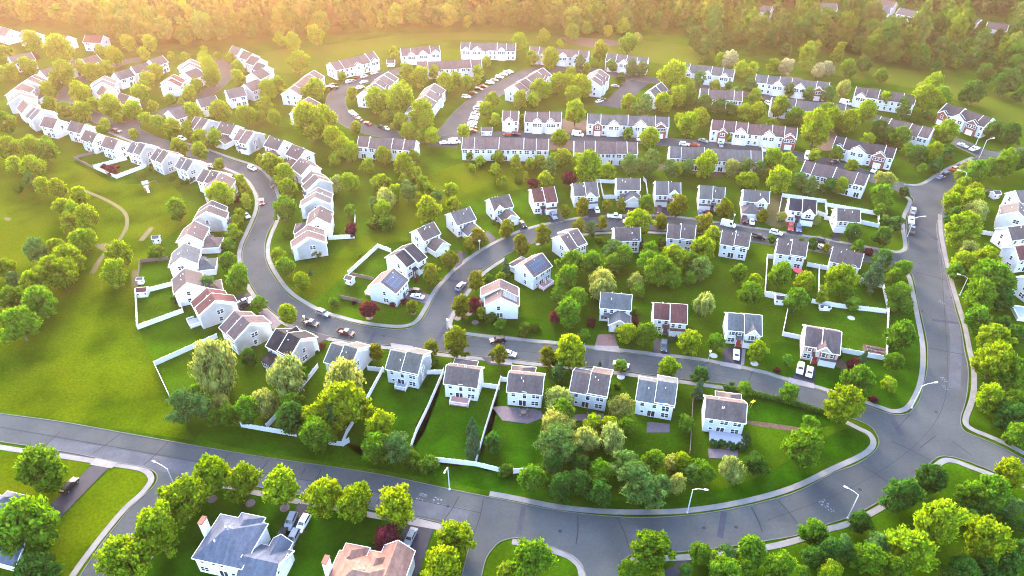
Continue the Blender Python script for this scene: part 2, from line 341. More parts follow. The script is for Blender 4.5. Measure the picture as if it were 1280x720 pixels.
class Bld:
    """collects one building's walls, roof and trim; local x runs along the main ridge, y across it"""
    def __init__(s): s.wall = MB(); s.roof = MB(); s.trim = MB(); s.extra = {}
    def block(s, axis, c0, c1, p0, pr, p1, ze0, ze1, zr, hip0=False, hip1=False, wall=None, oe=0.35, rake=0.28, z0=0.0, trim=True):
        W = wall or s.wall
        def T(c, p, z): return (c, p, z) if axis == 'u' else (p, c, z)
        if hip0 or hip1:
            hw = (p1 - p0) / 2
            x0, x1, y0, y1 = (c0, c1, p0, p1) if axis == 'u' else (p0, p1, c0, c1)
            W.box(x0, x1, y0, y1, z0, min(ze0, ze1) - 0.03)
            if not hip0: W.extr([T(c0, p0, ze0 - .05), T(c0, p1, ze1 - .05), T(c0, pr, zr - .12)], Vector(T(c1 - hw, 0, 0)) - Vector(T(c0, 0, 0)))
            if not hip1: W.extr([T(c1, p0, ze0 - .05), T(c1, p1, ze1 - .05), T(c1, pr, zr - .12)], Vector(T(c0 + hw, 0, 0)) - Vector(T(c1, 0, 0)))
        else:
            W.extr([T(c0, p0, z0), T(c0, p1, z0), T(c0, p1, ze1 - 0.06), T(c0, pr, zr - 0.10), T(c0, p0, ze0 - 0.06)], Vector(T(c1, 0, 0)) - Vector(T(c0, 0, 0)))
        k0 = (zr - ze0) / (pr - p0); k1 = (zr - ze1) / (p1 - pr)
        a0, a1 = (c0 - (oe if hip0 else rake)), (c1 + (oe if hip1 else rake))
        q0, q1 = p0 - oe, p1 + oe; zq0, zq1 = ze0 - oe * k0, ze1 - oe * k1
        r0 = c0 + (p1 - p0) / 2 if hip0 else a0; r1 = c1 - (p1 - p0) / 2 if hip1 else a1
        th = 0.14
        s.roof.extr([T(a0, q0, zq0), T(a1, q0, zq0), T(r1, pr, zr), T(r0, pr, zr)], (0, 0, th))
        s.roof.extr([T(a1, q1, zq1), T(a0, q1, zq1), T(r0, pr, zr), T(r1, pr, zr)], (0, 0, th))
        if hip0: s.roof.extr([T(a0, q1, zq1), T(a0, q0, zq0), T(r0, pr, zr)], (0, 0, th))
        if hip1: s.roof.extr([T(a1, q0, zq0), T(a1, q1, zq1), T(r1, pr, zr)], (0, 0, th))
        if trim:
            for p, z in ((q0, zq0), (q1, zq1)):
                s.trim.beam(T(a0, p, z + 0.04), T(a1, p, z + 0.04), 0.14, 0.24)
            for a, hip in ((a0, hip0), (a1, hip1)):
                if hip: s.trim.beam(T(a, q0, zq0 + .045), T(a, q1, zq1 + .045), 0.14, 0.235)
                else:
                    s.trim.beam(T(a, q0, zq0 + 0.045), T(a, pr, zr + 0.045), 0.15, 0.30); s.trim.beam(T(a, q1, zq1 + 0.045), T(a, pr, zr + 0.045), 0.15, 0.30)
    def finish(s, root, wallmat, roofmat):
        s.wall.build('wall', wallmat, root); r = s.roof.build('roof', roofmat, root); s.trim.build('trim', M['trim'], root)
        for (nm, mt), mb in s.extra.items(): mb.build(nm, M[mt], root)
        return r
    def ex(s, nm, mt): return s.extra.setdefault((nm, mt), MB())
def add_vents(root, r, n, rng):
    if 'vent' not in GD:
        m = MB(); m.tube([(0, 0, -0.2), (0, 0, 0.45)], 0.11, n=7); GD['vent'] = m.mesh('vent_pipe', M['trim'])
    for i in range(n):
        c = rng.uniform(-2.5, 2.5); p = rng.uniform(0.6, 2.0) * rng.choice((-1, 1))
        link('vent_pipe', GD['vent'], r, (c, p, 8.45 - abs(p) * 0.62))

HOUSES = {}
def frame(R1, R2, E, zr, ze, d1=None):
    a = G(R1[0], R1[1], zr); b = G(R2[0], R2[1], zr)
    if d1 is None:
        e = G(E[0], E[1], ze)
    mid = (a + b) / 2; u = (b - a); Ln = Vector((u.x, u.y)).length; u = Vector((u.x / Ln, u.y / Ln)); v = Vector((-u.y, u.x))
    d = (Vector(e[:2]) - Vector(a[:2])).dot(v)
    if d < 0: u = -u; v = -v; d = -d
    return Vector((mid.x, mid.y, 0)), math.atan2(u.y, u.x), Ln, d
def house(key, R1, R2, E, label, roof='brown', wall='white', front=1, style='bump', flip=1, d1=None, d2=None, L=None, ze=5.4, zr=8.4, dormer=0, deck=None, solar=0,
          group='detached houses of the estate', detail=2, door='door_dark', shutter=None, chimney=False, garage=True, sunroom=False, short=None, patio=None, name='house', slide=0.0):
    pos, rz, Ln, d = frame(R1, R2, E, zr, ze)
    if L: Ln = L
    Ln = max(7.5, min(Ln, 13.0)); d1 = d1 or max(3.5, min(d - 0.35, 5.8)); d2 = d2 or min(max(d1, 4.2), 4.8)
    hw = Ln / 2 - 0.28
    root = empty(name, pos, rz); tag(root, label, 'house', group)
    root.location += Vector((math.cos(rz), math.sin(rz), 0)) * slide
    rng = random.Random(hash(key) & 0xffff if False else sum(ord(ch) * (i + 3) for i, ch in enumerate(key)))
    B = Bld(); fs = front                                                  # front side sign in local y
    df, db = (d1, d2) if fs > 0 else (d2, d1)
    lo, hi = -d2, d1
    B.block('u', -hw, hw, lo, 0, hi, ze, ze, zr)
    ff, bf = ('v+', 'v-') if fs > 0 else ('v-', 'v+')
    fd = df
    g0, g1 = (0.1, hw) if flip > 0 else (-hw, -0.1)
    gc = (g0 + g1) / 2; nc = -gc
    def vv(x): return x * fs
    if style == 'bump':
        dep = df + 1.5
        if fs > 0: B.block('u', g0, g1, -db + 0.3, 0.35, dep, ze + 0.35, ze + 0.15, zr + 0.42)
        else: B.block('u', g0, g1, -dep, -0.35, db - 0.3, ze + 0.15, ze + 0.35, zr + 0.42)
        fd = dep
        if garage:
            add_garage_door(root, ff, gc * 1.0, dep, 4.3 if hw < 4.9 else 4.8)
            sk = B.ex('pent_roof', 'roof_' + roof)                          # little skirt roof over the garage
            y0, y1 = vv(dep), vv(dep + 0.7)
            sk.extr([(g0 + .05, y0, 3.15), (g1 - .05, y0, 3.15), (g1 - .05, y1, 2.75), (g0 + .05, y1, 2.75)], (0, 0, 0.12))
        add_door(root, ff, nc * 0.35, df, door)
        pr = B.ex('porch_roof', 'roof_' + roof); a, b = sorted((nc * 0.35 - 1.2, nc * 0.35 + 1.2))
        if flip > 0: b = min(b, 0.05)
        else: a = max(a, -0.05)
        pr.extr([(a, vv(df), 3.3), (b, vv(df), 3.3), (b, vv(df + 1.4), 2.75), (a, vv(df + 1.4), 2.75)], (0, 0, 0.12))
        B.trim.tube([(nc * 0.35 + (-1.05 if flip > 0 else 1.05), vv(df + 1.25), 0), (nc * 0.35 + (-1.05 if flip > 0 else 1.05), vv(df + 1.25), 2.75)], 0.1)
    elif style in ('wing', 'hipwing'):
        wd = 3.1; wl = 5.0; gcw = (hw - wd + 0.15) * flip
        lo2, hi2 = (df - 0.3, df + wl) if fs > 0 else (-df - wl, -df + 0.3)
        hipk = style == 'hipwing'
        B.block('v', lo2, hi2, gcw - wd, gcw, gcw + wd, 2.75, 2.75, 4.95, hip0=hipk and fs < 0, hip1=hipk and fs > 0)
        if garage: add_garage_door(root, ff, gcw, df + wl, 4.9)
        add_door(root, ff, -0.4 * flip, df, door)
        pr = B.ex('porch_roof', 'roof_' + roof); a, b = sorted((-hw * flip + 1.2 * flip, (hw - 2 * wd + 0.1) * flip))
        pr.extr([(a, vv(df), 3.4), (b, vv(df), 3.4), (b, vv(df + 1.7), 2.8), (a, vv(df + 1.7), 2.8)], (0, 0, 0.12))
    elif style == 'flat':
        if garage: add_garage_door(root, ff, gc, df, 4.3)
        add_door(root, ff, nc * 0.5, df, door)
    if dormer:
        dc = dormer * hw * 0.5; dd = fd if (dc * flip > 0 and style == 'bump') else df
        zd = ze + (0.1 if dd > df else -0.1)
        l2, h2 = (dd - 3.2, dd + 0.25) if fs > 0 else (-dd - 0.25, -dd + 3.2)
        B.block('v', l2, h2, dc - 1.9, dc, dc + 1.9, zd, zd, zd + 1.9, z0=zd - 2.3, oe=0.25)
    # windows
    sh = shutter
    for c in ((-0.62, -0.2, 0.22, 0.64) if detail > 1 else (-0.5, 0.5)):
        x = c * hw
        dd = fd if (style == 'bump' and x * flip > 0.2) else df
        if style == 'bump' and abs(x) < 0.9: continue
        if dormer and abs(x - dormer * hw * 0.5) < 1.9: continue
        add_window(root, ff, x, dd, 4.25, 'single' if detail > 1 else 'double', shutter=sh)
    if dormer:
        add_window(root, ff, dormer * hw * 0.5, dd if False else ((fd if (dormer * flip > 0 and style == 'bump') else df) + 0.25), 4.4, 'double' if not sh else 'single', shutter=sh)
    add_window(root, ff, nc * 1.35, df, 1.6, 'double' if detail > 1 else 'single')
    bk = [(-0.66, 4.25, 'double'), (0.0, 4.25, 'double' if rng.random() < .5 else 'single'), (0.66, 4.25, 'single'), (-0.62, 1.55, 'double'), (0.62, 1.5, 'small')]
    if rng.random() < 0.35: bk[1] = (0.0, 4.3, 'tall')
    if rng.random() < 0.25: bk[0] = (-0.6, 4.05, 'arch')
    if detail < 2: bk = [(-0.55, 4.25, 'double'), (0.5, 4.25, 'double'), (-0.55, 1.55, 'double')]
    for c, z, kd in bk: add_window(root, bf, c * hw, db, z, kd)
    add_window(root, bf, 0.12 * hw, db, 1.25, 'slider')
    for face in ('u-', 'u+'):
        off = rng.choice((-0.5, 0.3, 0.6)) * 3
        add_window(root, face, off * 0.5, hw, 4.3, 'single' if rng.random() < .5 else 'double')
        if detail > 1: add_window(root, face, off * 0.5 + 0.3, hw, 1.6, 'double' if rng.random() < .5 else 'single')
    if chimney:
        ch = B.ex('chimney', 'trim'); ch.box(hw + 0.02, hw + 0.9, -0.8, 0.8, 0, zr + 1.0)
    if wall == 'white': wall = rng.choice(('white', 'white', 'white_warm', 'white_cool'))
    rf = B.finish(root, M[wall], M['roof_' + roof])
    if detail > 1: add_vents(root, rf, 3, rng)
    if solar:                                                              # panel field lying on the roof slope of the given side
        dd = d1 if solar > 0 else d2; k = (zr - ze) / dd
        pn = MB(); sl = math.hypot(1, k)
        pn.box(-hw * 0.75, hw * 0.8, 0.5 * sl, (dd - 0.35) * sl, 0.0, 0.07)
        o = pn.build('solar_panel', M['solar'], root, loc=(0, 0, zr + 0.22))
        o.rotation_euler = (-math.atan(k), 0, 0) if solar > 0 else (math.atan(k), 0, PI)
    if deck:
        w, dp, mt, rl = {'deck': (4.2, 3.2, 'deck_grey', True), 'deck_red': (5.2, 3.0, 'deck_red', True), 'deck_small': (3.2, 2.2, 'deck_grey', True)}[deck]
        m = MB(); y0, y1 = sorted((-vv(db + 0.02), -vv(db + dp))); m.box(-w * 0.5, w * 0.5, y0, y1, 0.25, 0.7)
        dk = m.build('deck', M[mt], root)
        r = MB(); yo = -vv(db + dp)
        for a, b in (((-w / 2, -vv(db + .1)), (-w / 2, yo)), ((-w / 2, yo), (w / 2, yo)), ((w / 2, yo), (w / 2, -vv(db + 1.0)))):
            r.beam((a[0], a[1], 1.65), (b[0], b[1], 1.65), 0.13, 0.1); r.beam((a[0], a[1], 0.75), (b[0], b[1], 0.75), 0.08, 0.1)
            n = max(2, int((Vector(a) - Vector(b)).length / 0.3))
            for i in range(n + 1):
                t = i / n; x, y = a[0] + (b[0] - a[0]) * t, a[1] + (b[1] - a[1]) * t; r.box(x - .045, x + .045, y - .045, y + .045, 0.1 if i in (0, n) else .7, 1.65)
        r.build('railing', M['trim'], dk)
    if sunroom:
        m = MB(); y0, y1 = sorted((-vv(db - 0.1), -vv(db + 3.3))); m.box(0.3, 4.0, y0, y1, 0, 2.6); m.build('sunroom', M[wall], root)
        r2 = MB(); r2.extr([(0.1, -vv(db), 3.4), (4.2, -vv(db), 3.4), (4.2, -vv(db + 3.6), 2.65), (0.1, -vv(db + 3.6), 2.65)], (0, 0, 0.14)); r2.build('sunroom_roof', M['roof_' + roof], root)
        for x in (1.1, 2.9): add_window(root, bf, x, db + 3.3, 1.6, 'double')
    if patio:
        w, dp, mt = patio; yc = -vv(db + dp / 2 + 0.05)
        R = Matrix.Rotation(rz, 2); pts = [R @ Vector(p) + Vector(root.location[:2]) for p in ((-w / 2, yc - dp / 2), (w / 2, yc - dp / 2), (w / 2, yc + dp / 2), (-w / 2, yc + dp / 2))]
        sheet('patio', [[tuple(p) for p in pts]], M[mt], 0.06, th=0.05)
    HOUSES[key] = (root, short)
    return root

def town_row(key, R1, R2, E, label, units, roof='brown', wall='white', front='near', gables=(), ze=5.6, zr=8.6, group='townhouse rows', wins=True, D2=None, end_wall=None):
    """one terrace of joined townhouses; gables: (fraction along, width, 'white'|'brick')"""
    pos, rz, Ln, d = frame(R1, R2, E, zr, ze)
    d1 = max(3.8, min(d - 0.35, 5.4)); d2 = d1; hw = Ln / 2 - 0.2
    root = empty('townhouse_row', pos, rz); tag(root, label, 'townhouses', group)
    fs = 1 if front == 'near' else -1
    ff, bf = ('v+', 'v-') if fs > 0 else ('v-', 'v+')
    rng = random.Random(sum(ord(ch) * (i + 3) for i, ch in enumerate(key)))
    # the ridge may run either way along local x: +1 when x grows to the right of the photo
    sgn = 1 if math.cos(rz) > 0 else -1
    B = Bld(); ul = 2 * hw / units; off = 0.0
    for i in range(units):
        a, b = -hw + i * ul, -hw + (i + 1) * ul; off = rng.choice((0.0, 0.0, 0.3))
        B.block('u', a, b, -d2, 0, d1, ze + off, ze + off, zr + off, rake=0.0 if 0 < i < units - 1 else 0.0, oe=0.3, trim=(i in (0, units - 1)))
        if off: B.trim.beam((a, -d2 - .2, ze + off + 0.05), (a, 0, zr + off + 0.1), 0.2, 0.34); B.trim.beam((a, d1 + .2, ze + off + 0.05), (a, 0, zr + off + 0.1), 0.2, 0.34)
    for e in (-hw, hw):
        B.trim.beam((e, -d2 - .3, ze - .15), (e, 0, zr + .1), 0.22, 0.36); B.trim.beam((e, d1 + .3, ze - .15), (e, 0, zr + .1), 0.22, 0.36)
    rm = M['roof_' + roof]
    for g in gables:
        fr, gw = g[0], g[1]; c = (-hw + 2 * hw * fr) * sgn; dd = d1 + 0.9
        zz = ze - 0.1
        mb = B.ex('cross_gable', 'brick' if g[2] == 'brick' else 'white') if False else MB()
        l2, h2 = (d1 - 0.2, dd) if fs > 0 else (-dd, -d1 + 0.2)
        sub = Bld(); sub.block('v', l2, h2, c - gw / 2, c, c + gw / 2, zz, zz, zz + gw * 0.36, wall=mb, oe=0.25, trim=True)
        l3, h3 = (1.2, d1 - 0.2) if fs > 0 else (-d1 + 0.2, -1.2)             # the gable's roof runs back into the main slope
        sub2 = Bld(); sub2.block('v', l3, h3, c - gw / 2, c, c + gw / 2, zz, zz, zz + gw * 0.36, rake=0.2, oe=0.1, z0=zz - .3, trim=False)
        if sub2.wall.f:
            mb.v, mb.f = mb.v, mb.f
        gm = mb.build('cross_gable', M['brick'] if g[2] == 'brick' else M['white'], root)
        rr = MB(); 
        for q in (sub.roof, sub2.roof):
            n = len(rr.v); rr.v += q.v; rr.f += [[n + i for i in f] for f in q.f]
        rr.build('gable_roof', rm, gm); sub.trim.build('gable_trim', M['trim'], gm)
        if wins:
            for xx in ((-gw * .22, gw * .22) if gw > 4.5 else (0,)): add_window(root, ff, c + xx, dd, 4.35, 'double' if gw > 4.5 or gw < 4.5 else 'single')
            if gw > 3.9: add_garage_door(root, ff, c, dd, 2.8)
    if wins:
        for i in range(units):
            c = -hw + (i + .5) * ul
            for x in (-ul * .25, ul * .25):
                if all(abs(c + x - (-hw + 2 * hw * g[0]) * sgn) > g[1] / 2 + 0.4 for g in gables):
                    add_window(root, ff, c + x, d1, 4.35, 'single'); add_window(root, ff, c + x, d1, 1.5, 'single')
                if (i + (x > 0)) % 1 == 0: add_window(root, bf, c + x, d2, 4.35, 'double' if x > 0 else 'single')
            add_window(root, bf, c, d2, 1.3, 'slider')
        for f in ('u-', 'u+'):
            for x in (-1.8, 1.8): add_window(root, f, x, hw, 4.3, 'single'); add_window(root, f, x, hw, 1.6, 'single')
    rf = B.finish(root, M[wall], rm)
    HOUSES[key] = (root, None)
    return root
# ------------------------------------------------------------------ ground, roads, kerbs, pavements
sheet('ground', [[(-1500, -60), (1500, -60), (1500, 1900), (-1500, 1900)]], M['grass'], 0.0)
def patch(name, pts, mat, z, k=3): return sheet(name, [px2w(smooth(pts, k, True))], M[mat], z)
patch('meadow', [(-80, 160), (30, 195), (95, 205), (140, 228), (175, 230), (215, 232), (238, 270), (205, 300), (178, 330), (172, 372), (174, 412), (196, 460), (213, 500), (235, 540), (240, 550), (148, 536), (75, 524), (0, 513), (-80, 500)], 'meadow', 0.006)
patch('meadow', [(-60, 585), (40, 568), (118, 581), (86, 616), (60, 640), (30, 690), (-60, 740)], 'meadow', 0.006)
patch('meadow', [(138, 588), (176, 591), (184, 600), (178, 610), (148, 640), (108, 690), (85, 722), (30, 730), (40, 690), (62, 664), (76, 650)], 'meadow', 0.006)
patch('meadow', [(340, 345), (352, 335), (410, 325), (440, 300), (480, 292), (515, 300), (470, 308), (436, 338), (400, 372), (380, 372)], 'meadow', 0.006)
patch('meadow', [(455, 262), (520, 225), (600, 200), (690, 212), (690, 232), (640, 238), (590, 250), (545, 272), (500, 290)], 'meadow', 0.006)
patch('field', [(330, 66), (420, 55), (520, 42), (620, 41), (720, 47), (800, 50), (870, 60), (880, 76), (830, 80), (740, 66), (640, 52), (560, 50), (500, 60), (430, 72), (380, 90), (340, 88)], 'field', 0.006)
patch('field', [(940, 70), (1010, 72), (1090, 84), (1180, 92), (1230, 112), (1300, 118), (1320, 150), (1270, 158), (1215, 132), (1150, 112), (1080, 100), (1000, 86)], 'field', 0.006)
for pts in ([(246, 545), (330, 532), (430, 553), (520, 572), (640, 590), (720, 625), (640, 618), (480, 588), (320, 564)], [(480, 466), (534, 467), (556, 465), (510, 570), (428, 552)], [(560, 466), (600, 487), (624, 486), (596, 578), (513, 562)],
            [(632, 480), (700, 520), (720, 560), (640, 586), (598, 578)], [(210, 640), (255, 614), (300, 612), (380, 628), (350, 680), (330, 720), (180, 745)], [(390, 632), (500, 652), (480, 735), (370, 735)],
            [(730, 625), (800, 625), (900, 612), (960, 590), (1010, 560), (1060, 535), (1086, 548), (1080, 566), (1000, 604), (900, 634), (800, 640)], [(960, 468), (1010, 480), (1080, 500), (1128, 514), (1148, 470), (1150, 420), (1137, 350), (1110, 400), (1105, 445), (1045, 440), (1000, 430), (965, 430)],
            [(905, 487), (960, 499), (1034, 520), (1060, 527), (1000, 537), (940, 528)], [(560, 405), (580, 385), (640, 395), (700, 400), (740, 390), (748, 420), (740, 430), (660, 422), (600, 416)]):
    patch('lawn', pts, 'lawn', 0.010)
for pts in ([(750, 208), (830, 212), (900, 222), (890, 214), (800, 203)], [(1040, 445), (1050, 446), (1060, 462), (1045, 458)], [(938, 526), (1003, 535), (1003, 540), (938, 531)], [(640, 180), (700, 175), (790, 180), (730, 190)],
            [(680, 150), (735, 150), (728, 166), (688, 165)], [(1010, 150), (1040, 160), (1050, 185), (1020, 185)], [(700, 46), (780, 52), (740, 60)], [(960, 95), (1000, 97), (1000, 104), (965, 102)]):
    patch('mulch_bed', pts, 'mulch', 0.014)
for pts, w_ in (([(104, 238), (122, 245), (142, 255), (156, 266), (159, 279), (155, 291), (147, 302)], 1.5), ([(147, 302), (136, 312), (124, 326), (115, 342)], 2.0), ([(190, 284), (176, 301)], 2.2), ([(168, 338), (168, 360)], 1.8)):
    strip('dirt_track', ribbon(px2w(smooth(pts, 5)), w_), M['dirt'], 0.016)
for pts in ([(122, 305), (142, 304), (148, 308), (136, 314), (122, 311)], [(6, 272), (13, 272), (13, 275.5), (7, 275.5)]): patch('dirt_track', pts, 'dirt', 0.017)
for pts in ([(955, 250), (985, 246), (984, 282), (955, 278)],):
    patch('dry_lawn', pts, 'drylawn', 0.0125)
    patch('dirt_track', pts, 'dirt', 0.016)

# kerb lines traced along each road edge; the gaps between segments are the mouths of side streets
R1 = [[(-70, 507), (0, 517), (75, 527), (148, 540), (235, 555.5), (320, 570), (400, 581.5), (480, 594), (560, 611), (640, 627), (685, 636), (730, 642.5), (790, 647), (850, 645), (900, 639), (960, 626), (1000, 613), (1040, 592), (1070, 580.5), (1088, 569), (1097, 559), (1098.5, 550), (1095, 542)],
      [(1137, 516), (1145, 507), (1151, 495), (1155, 480), (1159, 460), (1159, 430), (1152, 397), (1147, 375), (1144, 357), (1140.5, 344), (1136, 338.5)],
      [(1131, 315.5), (1136, 310), (1135, 300), (1132.5, 285), (1135, 268), (1139, 256), (1142, 250), (1139, 246), (1132, 242)],
      [(1132, 231.5), (1145, 233), (1157, 230), (1177, 217), (1200, 206), (1219, 197.5), (1219, 195), (1209, 190), (1194, 183)],
      [(1201, 174), (1219, 181), (1234, 187.5), (1245, 189.5), (1280, 184), (1340, 174)],
      [(1340, 190), (1280, 197), (1250, 206), (1228, 219), (1207, 238), (1190, 254), (1178, 265), (1172, 276), (1171, 290), (1176, 315), (1182, 340), (1189, 367), (1195, 390), (1201, 410), (1206, 440), (1210, 460), (1209.5, 485), (1206, 505), (1201, 521), (1201, 530), (1205, 538), (1214, 543), (1230, 549.5), (1256, 561), (1280, 574), (1340, 600)],
      [(1340, 634), (1280, 601), (1245, 591), (1235, 587), (1210, 577), (1191, 571.5), (1174, 571), (1160, 581), (1146, 594), (1135, 602), (1107, 621), (1085, 635), (1060, 647), (1032, 656), (997, 669), (960, 675.5), (920, 682), (870, 688), (835, 691), (802, 692), (786, 695), (778, 703), (776, 716), (774, 745)],
      [(734, 745), (732, 718), (722, 702), (710, 692), (690, 683.5), (665, 677), (645, 672.5), (626, 677), (615, 687), (607, 700), (602, 720), (597, 745)],
      [(569, 745), (577, 720), (583, 697), (586, 680), (578, 667), (558, 656), (520, 646.5), (470, 638), (430, 630), (380, 620), (320, 608), (290, 602.5), (262, 605), (245, 615), (225, 635), (200, 660), (185, 680), (165, 705), (150, 725), (135, 745)],
      [(85, 745), (100, 720), (110, 705), (130, 676), (150, 651), (165, 633), (185, 615), (193, 607), (196.5, 599), (195, 592), (186, 586), (170, 582), (140, 577), (100, 568), (50, 559.5), (0, 552), (-70, 540)]]
R2 = [[(1137, 516), (1128, 518.5), (1115, 518), (1100, 513.5), (1080, 506), (1045, 494.5), (1020, 487), (985, 478), (960, 470), (925, 462), (880, 453.5), (837, 448), (810, 444.5), (770, 440.5), (740, 437), (700, 432), (665, 429), (640, 426), (615, 424), (590, 421.5), (571, 418), (561, 413), (558, 407), (560, 398), (566, 388), (572, 378), (582, 364), (592, 350), (602, 339), (620, 327), (640, 315), (670, 303), (700, 294.5), (740, 289.5), (780, 287.5), (820, 288), (860, 290.5), (900, 296), (930, 301), (960, 306), (1000, 312), (1040, 318.5), (1080, 327), (1115, 333.5), (1128, 336), (1136, 338.5)],
      [(1131, 315.5), (1122, 317.5), (1110, 315.5), (1080, 310), (1040, 302.5), (1000, 296), (960, 289.5), (927, 284), (890, 279), (855, 274), (815, 271), (777, 271), (750, 272), (725, 274), (690, 281), (665, 286), (640, 294.5), (615, 307), (597, 318), (582, 329), (569, 339), (557, 352), (549, 361), (544, 370), (538, 382), (531, 395), (523, 405), (512, 410.5), (498, 412), (480, 411), (455, 407.5), (430, 401), (405, 393.5), (385, 384), (367, 374), (354, 362), (343, 347), (335, 333), (331, 320), (331, 305), (335, 290), (342, 277), (346, 262), (344, 245), (335, 226), (320, 211.5), (287, 199.5), (259, 189.5), (231, 181), (207, 175), (189, 168.5), (176, 161), (174, 156.5)],
      [(168, 149), (149, 153.5), (138, 151.5)],
      [(132, 161), (145, 167.5), (165, 174), (185, 181), (205, 187), (230, 194), (255, 203), (280, 213), (300, 222), (316, 234), (324, 247), (324, 262), (319, 277), (312, 292), (306, 305), (303, 318), (305, 334), (311, 350), (320, 366), (333, 382), (347, 394), (367, 406), (395, 416), (420, 422), (460, 429), (492, 432), (530, 436), (550, 440), (590, 444.5), (615, 446.5), (640, 449), (665, 452), (715, 456.5), (765, 462), (795, 466), (845, 473), (885, 477.5), (910, 481), (960, 492.5), (1000, 503.5), (1032, 513.5), (1060, 522), (1078, 528), (1090, 535), (1095, 542)]]
KERB = MB()
def kerb_along(w):
    P = [Vector((p[0], p[1], 0)) for p in w]
    for i in range(len(P) - 1):
        d = P[i + 1] - P[i]
        if d.length < 0.02: continue
        KERB.beam(P[i] + Vector((0, 0, 0.065)) - d.normalized() * 0.02, P[i + 1] + Vector((0, 0, 0.065)), 0.2, 0.13)
for nm, R, z in (('avenue', R1, 0.024), ('residential_street', R2, 0.028)):
    loop = []
    for seg in R:
        s = smooth(seg, 4); loop += s
        kerb_along(px2w(s))
    sheet(nm, [px2w(loop)], M['asphalt'], z)
def road_line(name, pts, w, z, kerbs=True):
    W = px2w(smooth(pts, 5)); rb = ribbon(W, w); strip(name, rb, M['asphalt'], z)
    if kerbs:
        n = len(rb) // 2; kerb_along(rb[:n]); kerb_along(rb[n:])
road_line('crescent', [(152, 158), (125, 149), (102, 138), (86, 127), (82, 117), (92, 107), (116, 94), (138, 84), (158, 77), (182, 73)], 8.0, 0.032)
road_line('crescent', [(160, 156), (175, 150), (200, 142), (228, 131), (255, 119), (271, 108), (281, 96), (283, 86), (275, 78), (262, 72)], 8.0, 0.036)
road_line('townhouse_lane', [(512, 85), (480, 94), (452, 102), (432, 110), (421, 120), (420, 132), (427, 144), (441, 154), (462, 162), (490, 168), (522, 172), (558, 176)], 10.0, 0.040)
road_line('townhouse_lane', [(553, 184), (559, 172), (571, 156), (583, 142), (597, 129), (615, 116), (640, 103), (662, 92), (690, 86), (720, 84)], 13.0, 0.044)
road_line('townhouse_lane', [(556, 174), (600, 169.5), (660, 169), (720, 171), (780, 173.5), (840, 178), (900, 183), (950, 188.5), (990, 194), (1020, 200), (1050, 208), (1080, 218), (1105, 227), (1135, 237)], 9.0, 0.048)
road_line('townhouse_lane', [(720, 84), (760, 92), (800, 98), (860, 107), (905, 113), (945, 120), (985, 125), (1025, 129), (1060, 137), (1100, 149), (1150, 162), (1180, 171), (1197, 178), (1222, 190), (1245, 196)], 8.0, 0.052)
sheet('townhouse_court', [px2w([(740, 130), (772.5, 136), (785, 130), (800, 113), (814, 102), (790, 97), (768, 94), (778, 106), (760, 124)])], M['asphalt'], 0.056)
strip('side_path', ribbon(px2w(smooth([(856, 698), (853, 706), (846, 713), (836, 718), (820, 735)])), 2.4), M['driveway'], 0.02)
KERB.build('kerb', M['kerb'])['kind'] = 'structure'

